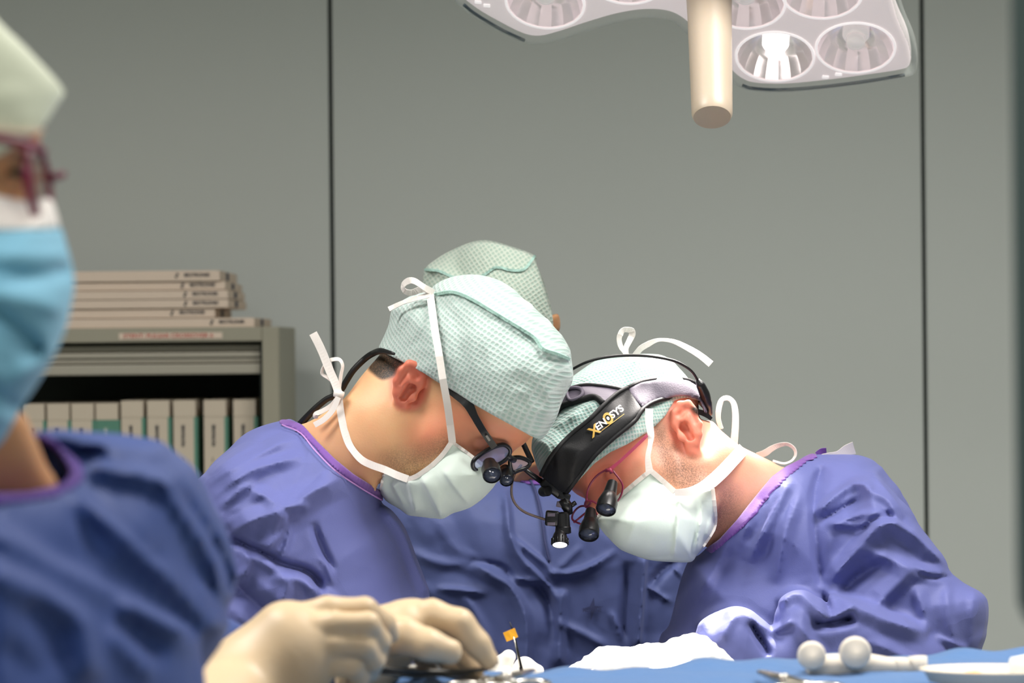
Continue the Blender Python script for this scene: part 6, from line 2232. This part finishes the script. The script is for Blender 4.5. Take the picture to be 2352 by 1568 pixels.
    ms = shell('face_mask', G2, np.maximum(f, low), 'mask_blue', b)
    shell('nose_band', G2, np.maximum(f + 0.0008, -low - 0.0005), 'mask_white', ms)
    # glasses
    gl = empty('glasses', R @ np.array([0.112, 0, 0]) * sc + o, 'dark maroon eyeglasses on the nearest person at the left edge', 'glasses')
    az = R @ np.array([-0.26, 0.0, 0.96])
    for s in (-1, 1):
        c = R @ np.array([0.102, s * 0.034, 0.004]) * sc + o
        ax = R @ np.array([-0.16 * s, 1.0, 0.0])
        rg = ring3(c, ax, az, 0.0275, 0.0195, 36)
        rim = MB().tube(rg, 0.0024, 8, closed=True).build('lens_rim', 'frame_maroon', gl, smooth=True)
        n = len(rg)
        nn = Vector(R[:, 0]) * 0.0008
        mm = MB()
        mm.add([tuple(Vector(c) + nn)] + [tuple(p + nn) for p in rg], [(0, 1 + k, 1 + (k + 1) % n) for k in range(n)])
        mm.add([tuple(Vector(c) - nn)] + [tuple(p - nn) for p in rg], [(0, 1 + (k + 1) % n, 1 + k) for k in range(n)])
        mm.build('lens', 'lens_glass', rim, smooth=True)
        tp = [R @ np.array(p) * sc + o for p in ((0.103, s * 0.061, 0.018), (0.096, s * 0.070, 0.020), (0.05, s * 0.080, 0.020), (-0.005, s * 0.083, 0.018))]
        MB().tube([Vector(p) for p in tp], 0.0022, 8).build('temple_arm', 'frame_maroon', gl, smooth=True)
    bp = [R @ np.array(p) * sc + o for p in ((0.107, -0.009, 0.010), (0.113, 0, 0.013), (0.107, 0.009, 0.010))]
    MB().tube([Vector(p) for p in bp], 0.0018, 8).build('bridge', 'frame_maroon', gl, smooth=True)
    # gown
    full = [(-560, 1080), (-250, 1000), (-100, 970), (40, 975), (100, 985), (190, 990), (250, 998), (300, 1010), (360, 1030), (420, 1056), (458, 1082), (488, 1130), (510, 1174), (528, 1226), (538, 1290), (543, 1340), (545, 1400), (548, 1440), (528, 1490), (472, 1570), (480, 1700), (560, 2100), (-800, 2100), (-760, 1400)]

    def fg(m):
        m.fold([(90, 1000), (160, 1004), (260, 1020), (390, 1048)], 0.0135, 40, 30, 0.15)
        m.fold([(150, 1020), (215, 1015), (300, 1050)], 0.0090, 20, 30)
        m.fold([(196, 1079), (250, 1082), (300, 1088), (350, 1100), (378, 1112), (404, 1145), (432, 1185), (459, 1226), (484, 1268), (504, 1312), (530, 1386)], 0.0240, 70, 34, 0.1)
        m.fold([(400, 1110), (440, 1170), (480, 1230), (515, 1300), (532, 1370)], -0.0210, 22, 26, 0.15)
        m.fold([(183, 1130), (220, 1165), (255, 1200), (300, 1243), (340, 1283), (425, 1368), (470, 1425), (492, 1455)], 0.0225, 56, 44, 0.12)
        m.fold([(200, 1120), (262, 1185), (320, 1240), (390, 1300)], -0.0135, 28, 34, 0.15)
        m.fold([(160, 1160), (200, 1210), (240, 1290)], -0.0060, 36, 40)
        m.fold([(425, 1322), (450, 1318), (490, 1310)], -0.0060, 5, 5, 0.1)
        m.fold([(455, 1330), (480, 1390), (505, 1450)], 0.0090, 20, 24)
        m.fold([(440, 1470), (480, 1440), (520, 1420)], 0.0105, 26, 30)
        m.noise(170, 0.009, 81, ridged=False)
        m.facets(190, 0.006, 82, ax=1.7, rot=0.8)
    gd = Dome(full, lambda x, y: 1.29 + np.maximum(x, 0) * 0.00036, 0.135, 420, fg, step=4)

    def fs(m):
        m.fold([(-150, 1170), (0, 1226), (70, 1262), (128, 1297), (200, 1332), (272, 1368), (340, 1405), (404, 1442), (460, 1490)], 0.0195, 40, 60, 0.08)
        m.fold([(-60, 1290), (0, 1317), (85, 1356), (140, 1388), (186, 1421), (200, 1460), (206, 1515), (222, 1570)], 0.0240, 36, 60, 0.1)
        m.fold([(60, 1380), (120, 1440), (150, 1540)], -0.0100, 60, 60, 0.15)
        m.fold([(0, 1480), (55, 1526), (90, 1570)], -0.0080, 40, 50, 0.15)
        m.fold([(276, 1411), (290, 1396), (310, 1394), (360, 1420), (420, 1452)], 0.0150, 22, 34, 0.12)
        m.fold([(270, 1420), (320, 1460), (380, 1520)], -0.0080, 30, 34)
        m.fold([(240, 1440), (300, 1500), (360, 1560)], 0.0120, 30, 40)
        m.noise(150, 0.006, 84, ridged=False)
        m.facets(170, 0.008, 86, ax=1.5, rot=0.6)
    sl = Dome([(-700, 1180), (-400, 1130), (-100, 1170), (0, 1215), (130, 1288), (270, 1358), (405, 1436), (450, 1490), (474, 1560), (480, 1640), (470, 1760), (300, 1860), (-100, 1900), (-700, 1900)], lambda x, y: 1.195 + np.maximum(x, 0) * 0.00040, 0.068, 190, fs, step=4)
    G3 = Grid((-820, 940, 690, 2050), 1.09, 1.66, 0.0040)
    f = smin(gd.val(G3), sl.val(G3), 0.012)
    opening = [(92, 1008), (125, 1030), (150, 1055), (165, 1080), (160, 1100), (140, 1115), (119, 1121), (64, 1134), (0, 1137), (-160, 1128), (-300, 1060), (-280, 960), (0, 940)]
    op = np.maximum(cut(G3, opening, 1.2), G3.D - 1.295)
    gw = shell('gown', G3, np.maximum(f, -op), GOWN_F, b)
    G4 = Grid((-340, 950, 240, 1190), 1.12, 1.46, 0.0028)
    band = [(86, 990), (100, 992), (130, 1012), (160, 1040), (187, 1064), (196, 1088), (188, 1112), (160, 1130), (119, 1144), (64, 1155), (0, 1159), (-160, 1152), (-330, 1080), (-300, 1050), (-160, 1124), (0, 1134), (64, 1131), (119, 1118), (150, 1106), (162, 1088), (150, 1058), (122, 1030), (88, 1008)]
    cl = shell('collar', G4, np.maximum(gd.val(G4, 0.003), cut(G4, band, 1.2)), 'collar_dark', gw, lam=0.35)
    v, q = skirt(-0.37, 1.22, 1.24, 0.16, 0.13, top=(0.03, 0.04))
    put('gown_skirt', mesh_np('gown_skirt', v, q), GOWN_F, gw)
    # near hand: back of the glove to the camera, fingers folded round an instrument
    Gh = Grid((400, 1330, 930, 1720), 1.56, 1.86, 0.0020)

    def c(pts, rr, D0, k=0.004, f=None):
        out = f
        for (a, b_, ra, rb) in zip(pts[:-1], pts[1:], rr[:-1], rr[1:]):
            d = Gh.capsule(P(a[0], a[1], D0 + a[2]), P(b_[0], b_[1], D0 + b_[2]), ra, rb)
            out = d if out is None else smin(out, d, k)
        return out
    D0 = 1.73
    palm = c([(440, 1720, -0.1200), (500, 1640, -0.0500), (575, 1556, 0.0000), (660, 1462, 0.0055)], [0.0280, 0.0300, 0.0298, 0.0257], D0, 0.012)
    palm = smin(palm, c([(590, 1590, 0.0000), (690, 1510, 0.0000), (745, 1480, 0.0000)], [0.0305, 0.0263, 0.0180], D0, 0.012), 0.02)
    idx = c([(660, 1442, 0.0055), (750, 1400, 0.0083), (838, 1398, 0.0139), (882, 1430, 0.0250), (897, 1456, 0.0333)], [0.0173, 0.0094, 0.0083, 0.0078, 0.0069], D0, 0.004)
    mid = c([(675, 1460, -0.0028), (768, 1434, -0.0083), (846, 1432, -0.0083), (872, 1472, 0.0042), (866, 1512, 0.0222)], [0.0173, 0.0089, 0.0083, 0.0078, 0.0072], D0, 0.003)
    rng = c([(680, 1485, -0.0055), (770, 1480, -0.0111), (836, 1482, -0.0097), (860, 1516, 0.0028), (850, 1544, 0.0194)], [0.0173, 0.0089, 0.0080, 0.0075, 0.0069], D0, 0.003)
    pky = c([(690, 1520, -0.0028), (766, 1526, -0.0083), (808, 1530, -0.0055), (826, 1556, 0.0055), (812, 1572, 0.0222)], [0.0173, 0.0086, 0.0078, 0.0069, 0.0064], D0, 0.003)
    thb = c([(640, 1500, 0.0277), (740, 1500, 0.0416), (810, 1510, 0.0471), (850, 1520, 0.0444)], [0.0180, 0.0153, 0.0125, 0.0097], D0, 0.006)
    f = palm
    for fi in (idx, mid, rng, pky):
        f = smin(f, fi, 0.0008)
    f = smin(f, thb, 0.002)
    wr = Map2((380, 1300, 960, 1760), 4.0).noise(60, 0.0008, 91, ax=2.0, rot=-0.7)
    gA = shell('glove', Gh, f - wr.at(Gh.px, Gh.py), 'glove_latex', b, it=2)
    # far hand: thumb laid straight along the instrument, index arched over it
    Gh = Grid((800, 1340, 1190, 1640), 1.74, 1.96, 0.0022)
    D0 = 1.83
    palm = c([(800, 1560, 0.0134), (870, 1480, 0.0054), (930, 1440, 0.0054)], [0.0294, 0.0248, 0.0201], D0, 0.012)
    palm = smin(palm, c([(880, 1470, 0.0161), (960, 1425, 0.0187)], [0.0214, 0.0154], D0), 0.012)
    idx = c([(930, 1430, 0.0080), (992, 1413, 0.0054), (1056, 1430, 0.0000), (1098, 1482, 0.0000), (1122, 1514, 0.0027)], [0.0167, 0.0118, 0.0107, 0.0096, 0.0080], D0, 0.004)
    mid = c([(935, 1440, 0.0214), (1000, 1434, 0.0268), (1050, 1470, 0.0294), (1078, 1512, 0.0241), (1090, 1534, 0.0187)], [0.0161, 0.0114, 0.0102, 0.0091, 0.0080], D0, 0.004)
    rng = c([(930, 1455, 0.0321), (990, 1460, 0.0455), (1025, 1500, 0.0482), (1040, 1534, 0.0401)], [0.0161, 0.0107, 0.0096, 0.0083], D0, 0.004)
    pky = c([(920, 1470, 0.0401), (965, 1490, 0.0589), (985, 1530, 0.0589)], [0.0147, 0.0096, 0.0080], D0, 0.004)
    thb = c([(880, 1460, -0.0080), (930, 1462, -0.0268), (985, 1480, -0.0321), (1034, 1496, -0.0294)], [0.0167, 0.0127, 0.0114, 0.0094], D0, 0.006)
    f = palm
    for fi in (idx, mid, rng, pky):
        f = smin(f, fi, 0.002)
    f = smin(f, thb, 0.0025)
    wr = Map2((760, 1300, 1240, 1700), 4.0).noise(50, 0.0010, 92, ax=2.0)
    gB = shell('glove', Gh, f - wr.at(Gh.px, Gh.py), 'glove_latex', b, it=2)
    # far forearm sleeve, running behind the near hand to the far wrist
    Gs = Grid((380, 1360, 900, 1780), 1.72, 1.95, 0.0034)
    fs_ = capsule(Gs.X, Gs.Y, Gs.Z, P(470, 1505, 1.80), P(700, 1610, 1.87), 0.032, 0.034)
    fs_ = smin(fs_, capsule(Gs.X, Gs.Y, Gs.Z, P(700, 1610, 1.87), P(815, 1575, 1.88), 0.034, 0.030), 0.02)
    wr = Map2((400, 1200, 960, 1800), 4.0).noise(60, 0.006, 93, ax=1.6, rot=0.9)
    shell('sleeve', Gs, fs_ - wr.at(Gs.px, Gs.py), GOWN_F, gw)
    # what the hands are working on
    t = empty('suture_forceps', P(1000, 1530, 1.82), 'steel forceps pinched between the two beige gloves', 'forceps')
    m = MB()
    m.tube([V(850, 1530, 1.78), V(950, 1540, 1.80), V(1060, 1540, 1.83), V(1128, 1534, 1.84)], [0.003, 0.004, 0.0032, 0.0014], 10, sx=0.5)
    m.build('blade', 'steel_shaded', t, smooth=True)
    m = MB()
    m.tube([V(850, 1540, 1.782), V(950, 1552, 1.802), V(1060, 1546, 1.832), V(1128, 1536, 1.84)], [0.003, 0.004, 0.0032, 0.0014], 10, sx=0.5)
    m.build('blade', 'steel_shaded', t, smooth=True)


nurse()
